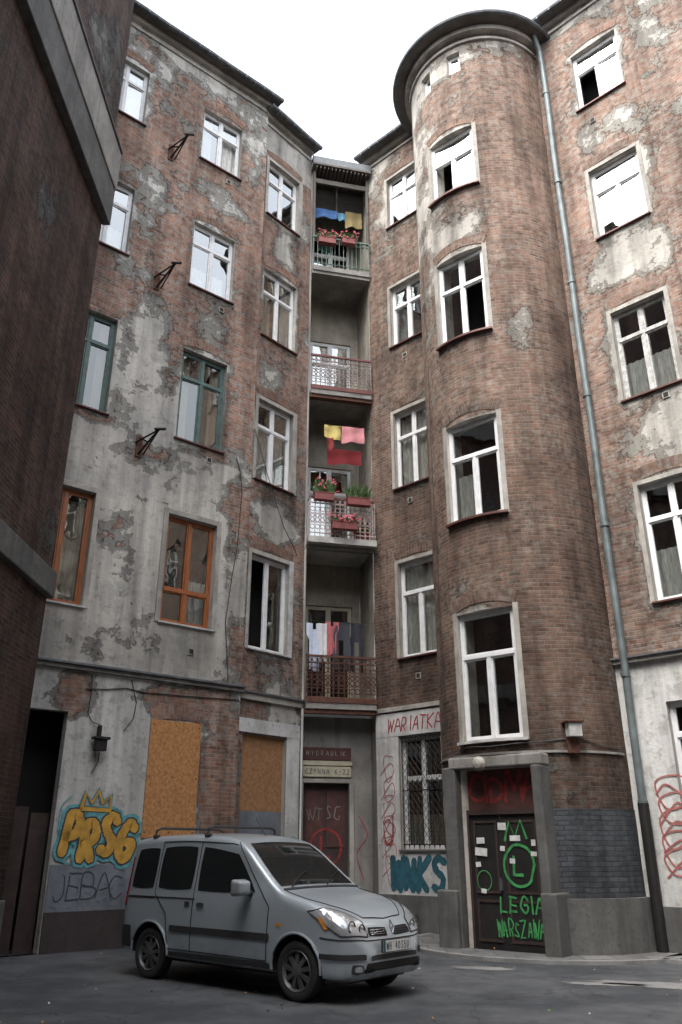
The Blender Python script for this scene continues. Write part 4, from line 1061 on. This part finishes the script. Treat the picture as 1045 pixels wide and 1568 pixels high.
for sy in (-1,1):
    w=.9*sy
    patch(mb,[(.14,w*.88,1.08),(.64,w*.9,1.08),(.64,w*.8,1.60),(.17,w*.8,1.58)],'cglass')
    patch(mb,[(.72,w*.9,1.08),(1.42,w*.9,1.08),(1.42,w*.8,1.62),(.72,w*.8,1.61)],'cglass',n=14)
    patch(mb,[(1.52,w*.9,1.07),(2.60,w*.9,1.08),(2.20,w*.8,1.52),(1.52,w*.8,1.615)],'cglass',n=18,rnd=.15)
patch(mb,[(2.90,-.70,1.16),(2.90,.70,1.16),(2.22,.58,1.66),(2.22,-.58,1.66)],'cglass',n=22,rnd=.10)
patch(mb,[(-.1,-.58,1.05),(-.1,.58,1.05),(-.1,.52,1.52),(-.1,-.52,1.52)],'cglass',n=8)
o=mb.build('windows',CAR); weld(o)
mb=MB()
for sy in (-1,1):
    w=.95*sy
    line(mb,[(.68,w,1.70),(.68,w,1.05),(.95,w,.80),(1.03,w,.42)],.006)
    line(mb,[(1.47,w*.8,1.70),(1.47,w,1.05),(1.47,w,.36)],.006)
    line(mb,[(2.14,w*.7,1.66),(2.70,w,1.09),(2.82,w,.95),(2.80,w,.36)],.006)
    line(mb,[(.68,w*.78,1.68),(1.47,w*.78,1.69),(2.14,w*.75,1.645)],.006)
    line(mb,[(1.03,w,.37),(2.80,w,.36)],.006)
    line(mb,[(.05,w,.98),(.68,w,.98)],.005); line(mb,[(.1,w,1.0),(1.5,w,1.0)],.007)
    patch(mb,[(1.32,w,.90),(1.42,w,.90),(1.42,w,.96),(1.32,w,.96)],'cplastic',.015,6,.5); patch(mb,[(1.56,w,.90),(1.70,w,.90),(1.70,w,.95),(1.56,w,.95)],'cplastic',.02,6,.5)
    patch(mb,[(1.06,w,.58),(2.86,w,.58),(2.86,w,.66),(1.06,w,.66)],'cplastic',.014,24,.05,k2=2)
    patch(mb,[(.01,w,.34),(.28,w,.34),(.26,w,.62),(.01,w,.62)],'cplastic',.014,6,.1)
    patch(mb,[(1.06,w,.27),(2.86,w,.27),(2.86,w,.34),(1.06,w,.34)],'cplastic',.008,24,.05,k2=2)
    patch(mb,[(3.62,w,.44),(4.1,w*.55,.44),(4.1,w*.55,.50),(3.62,w,.50)],'cplastic',.016,14,.1,k2=2)
    patch(mb,[(2.96,w,.74),(3.03,w,.74),(3.03,w,.78),(2.96,w,.78)],'amber',.010,3,.4)
    patch(mb,[(.0,w*.9,.85),(.07,w*.95,.85),(.07,w*.9,1.5),(.0,w*.9,1.5)],'redl',.012,8,.1)
    for ax in AX:
        P2=[]
        for i in range(25):
            a=math.radians(-8)+math.radians(196)*i/24
            P2.append(snap((ax+.375*math.cos(a),w,.315+.375*math.sin(a)),.004))
        mb.tube(P2,.016,'paint' ,6)
line(mb,[(2.97,-.68,1.15),(3.35,-.70,1.07),(3.60,-.60,1.02),(3.88,-.36,.88)],.005); line(mb,[(2.97,.68,1.15),(3.35,.70,1.07),(3.60,.60,1.02),(3.88,.36,.88)],.005)
line(mb,[(3.88,-.36,.88),(3.94,0,.88),(3.88,.36,.88)],.006)
line(mb,[(2.96,-.70,1.14),(3.0,0,1.19),(2.96,.70,1.14)],.018,'cplastic')
for y0 in (-.55,.10): line(mb,[(2.95,y0,1.17),(2.80,y0+.30,1.26),(2.72,y0+.52,1.33)],.009,'seam',.015)
patch(mb,[(4.05,-.40,.70),(4.05,-.06,.68),(4.02,-.06,.79),(4.02,-.38,.81)],'seam',.007,8,.2); patch(mb,[(4.05,.40,.70),(4.05,.06,.68),(4.02,.06,.79),(4.02,.38,.81)],'seam',.007,8,.2)
for zz in (.715,.745,.775): line(mb,[(4.05,-.36,zz),(4.06,-.07,zz)],.004,'chrome',.010); line(mb,[(4.05,.36,zz),(4.06,.07,zz)],.004,'chrome',.010)
patch(mb,[(4.1,-.56,.27),(4.1,.56,.27),(4.1,.52,.41),(4.1,-.52,.41)],'seam',.008,16,.1)
line(mb,[(3.62,-.9,.66),(3.86,-.80,.64),(4.05,-.42,.645),(4.08,0,.65),(4.05,.42,.645),(3.86,.80,.64),(3.62,.9,.66)],.006)
for sy in (-1,1): patch(mb,[(4.0,sy*.72,.30),(4.1,sy*.56,.29),(4.1,sy*.56,.39),(4.0,sy*.70,.40)],'cplastic',.010,6,.3); patch(mb,[(4.0,sy*.66,.32),(4.1,sy*.58,.32),(4.1,sy*.58,.38),(4.0,sy*.65,.38)],'lamp',.016,6,1.0)
patch(mb,[(4.1,-.45,.43),(4.1,.45,.43),(4.1,.45,.485),(4.1,-.45,.485)],'cplastic',.014,10,.1,k2=2)
o=mb.build('body_trim',CAR)
mb=MB()
for sy in (-1,1):
    patch(mb,[(3.86,sy*.78,.68),(4.02,sy*.42,.68),(3.93,sy*.42,.85),(3.42,sy*.82,.92)],'lamp',.010,14,.35)
    patch(mb,[(3.58,sy*.86,.86),(3.66,sy*.82,.74),(3.71,sy*.80,.74),(3.62,sy*.82,.87)],'amber',.013,5,.3)
    for cx_,cy_,cz_,r_ in ((3.90,.62,.765,.058),(3.97,.49,.76,.046)):
        c_=snap((cx_,sy*cy_,cz_),.014)
        mb.tube([V((c_.x+.004,c_.y+math.cos(a*.5236)*r_,c_.z+math.sin(a*.5236)*r_)) for a in range(12)],.008,'cplastic',5,True)
    line(mb,[(3.86,sy*.78,.68),(4.02,sy*.42,.68),(3.93,sy*.42,.85),(3.42,sy*.82,.92),(3.86,sy*.78,.68)],.006,'seam',.008)
o=mb.build('headlamps',CAR)
FP=PF((4.055,0),(0,1),(1,0))
mb=MB(); bx=snap((4.1,0,.745),.02)
Fq=PF((bx.x,0),(0,1),(1,0))
mb.tube([Fq(0,.81,-.01),Fq(.035,.745,.012),Fq(0,.68,.02),Fq(-.035,.745,.012)],.010,'chrome',6,True)
mb.box(FP,-.27,.27,.50,.625,-.01,.012,'cplastic'); mb.box(FP,-.26,.26,.507,.618,.0,.017,'plate'); mb.box(FP,-.26,-.225,.507,.618,.0,.019,'blue')
R_.seed(1); scrawl(mb,FP,'WH 4035U',-.205,.525,.075,.056,.010,.021,'black',jit=.0,wide=.62)
mb.build('number_plate',CAR)
for sy in (-1,1):
    bmm=bmesh.new(); bmesh.ops.create_cube(bmm,size=1)
    bmesh.ops.scale(bmm,verts=bmm.verts,vec=(.15,.25,.20))
    for v in bmm.verts:
        if v.co.x>0: v.co.y*=.75;v.co.z*=.75
    bmesh.ops.bevel(bmm,geom=list(bmm.edges),offset=.045,segments=4,profile=.6,affect='EDGES')
    mm_=bpy.data.meshes.new('mirror'); bmm.to_mesh(mm_); bmm.free(); mm_.materials.append(M['paint']); mm_.polygons.foreach_set('use_smooth',[True]*len(mm_.polygons))
    om=bpy.data.objects.new('mirror',mm_); COL.objects.link(om); om.location=(2.50,sy*.97,1.14); om.parent=CAR
    mb=MB(); mb.tube([(2.50,sy*.80,1.07),(2.50,sy*.92,1.09)],.035,'cplastic',8); mb.build('mirror_arm',CAR)
def lathe(mb,prof,cx,cy,cz,m,sgn,n=36):
    for (a,b_) in zip(prof,prof[1:]):
        for j in range(n):
            t0=2*math.pi*j/n;t1=2*math.pi*(j+1)/n
            def q(p,t): return V((cx+p[0]*math.cos(t),cy+sgn*p[1],cz+p[0]*math.sin(t)))
            mb.quad([q(a,t0),q(a,t1),q(b_,t1),q(b_,t0)],m)
for ax in AX:
    for sy in (-1,1):
        mb=MB(); cy=sy*.72
        lathe(mb,[(.20,-.09),(.27,-.10),(.295,-.085),(.305,-.05),(.305,.05),(.295,.082),(.27,.095),(.215,.088),(.20,.075)],ax,cy,WR,'tyre',sy)
        lathe(mb,[(.215,.080),(.205,.092),(.195,.080),(.185,.045),(.17,.03),(.0,.03)],ax,cy,WR,'rim',sy)
        lathe(mb,[(.188,.046),(.10,.046),(.10,.03)],ax,cy,WR,'seam',sy)
        lathe(mb,[(.07,.046),(.065,.085),(.03,.095),(0,.096)],ax,cy,WR,'rim',sy)
        for k in range(9):
            t=2*math.pi*k/9+.2; u_=V((math.cos(t),0,math.sin(t))); w_=V((-math.sin(t),0,math.cos(t)))
            c_=V((ax,cy,WR)); o0=V((0,sy*.082,0)); o1=V((0,sy*.066,0))
            mb.quad([c_+u_*.05+w_*.02+o0,c_+u_*.05-w_*.02+o0,c_+u_*.195-w_*.028+o1,c_+u_*.195+w_*.028+o1],'rim')
            for sg in (1,-1): mb.quad([c_+u_*.05+w_*.02*sg+o0,c_+u_*.195+w_*.028*sg+o1,c_+u_*.195+w_*.028*sg+V((0,sy*.03,0)),c_+u_*.05+w_*.02*sg+V((0,sy*.03,0))],'rim')
        o=mb.build('wheel',CAR); weld(o,True)
        try:o.data.set_sharp_from_angle(angle=math.radians(40))
        except Exception: pass
mb=MB()
for x in (.42,1.50):
    zt=Tf(x)+.05
    mb.tube([(x,-.66,zt-.09),(x,-.64,zt),(x,-.55,zt+.03),(x,.55,zt+.03),(x,.64,zt),(x,.66,zt-.09)],.018,'cplastic',8)
    for sy in (-1,1): mb.tube([(x-.05,sy*.64,zt-.08),(x+.05,sy*.64,zt-.08)],.025,'cplastic',8)
mb.tube([(1.95,0,Tf(1.95)),(1.75,0,Tf(1.9)+.22)],.006,'cplastic',5)
mb.build('roof_bars',CAR)
mb=MB(); mb.box(PF((0,-.6),(1,0),(0,1)),.2,3.8,.20,.30,.1,1.1,'seam'); mb.build('underbody',CAR)
hd=V((.76,-.65)).normalized(); left=V((-hd.y,hd.x))
pf=V((-.5,10.6)); sc=2.75/2.6
org=pf-hd*(AX[1]*sc)+left*.78
CAR.location=(org.x,org.y,0.0); CAR.rotation_euler=(0,0,math.atan2(hd.y,hd.x)); CAR.scale=(sc,1.0,1.02)

# ================================================================== LIGHT, SKY, CAMERA
w=bpy.data.worlds.new('World'); scene.world=w; w.use_nodes=True; nt=w.node_tree; nt.nodes.clear()
sky=N(nt,'ShaderNodeTexSky',sky_type='NISHITA'); sky.sun_disc=False
el=math.radians(58); sd=V((-.45,-.55)).normalized()
rot=math.atan2(sd.x,sd.y)
sky.sun_elevation=el; sky.sun_rotation=rot; sky.dust_density=6; sky.air_density=1.2; sky.ozone_density=1
hs=N(nt,'ShaderNodeHueSaturation'); hs.inputs['Saturation'].default_value=.34; hs.inputs['Value'].default_value=4.7; L(nt,sky.outputs[0],hs.inputs['Color'])
bg=N(nt,'ShaderNodeBackground'); bg.inputs[1].default_value=.15; L(nt,hs.outputs[0],bg.inputs[0])
wo=N(nt,'ShaderNodeOutputWorld'); L(nt,bg.outputs[0],wo.inputs[0])
sl=bpy.data.lights.new('sun','SUN'); sl.energy=.9; sl.angle=math.radians(30); sl.color=(1,.98,.95)
so=bpy.data.objects.new('sun',sl); COL.objects.link(so)
dv=V((sd.x*math.cos(el),sd.y*math.cos(el),math.sin(el))); so.rotation_euler=dv.to_track_quat('Z','Y').to_euler()
cam=bpy.data.cameras.new('camera'); co=bpy.data.objects.new('camera',cam); COL.objects.link(co)
cam.sensor_fit='VERTICAL'; cam.sensor_height=36; cam.lens=36*1230/1568; cam.clip_end=2000; cam.clip_start=.05
co.location=(0,0,1.6); co.rotation_euler=(math.radians(90+22.8),0,0)
scene.camera=co
scene.view_settings.view_transform='Standard'
try: scene.view_settings.look='None'
except Exception: pass
scene.view_settings.exposure=0
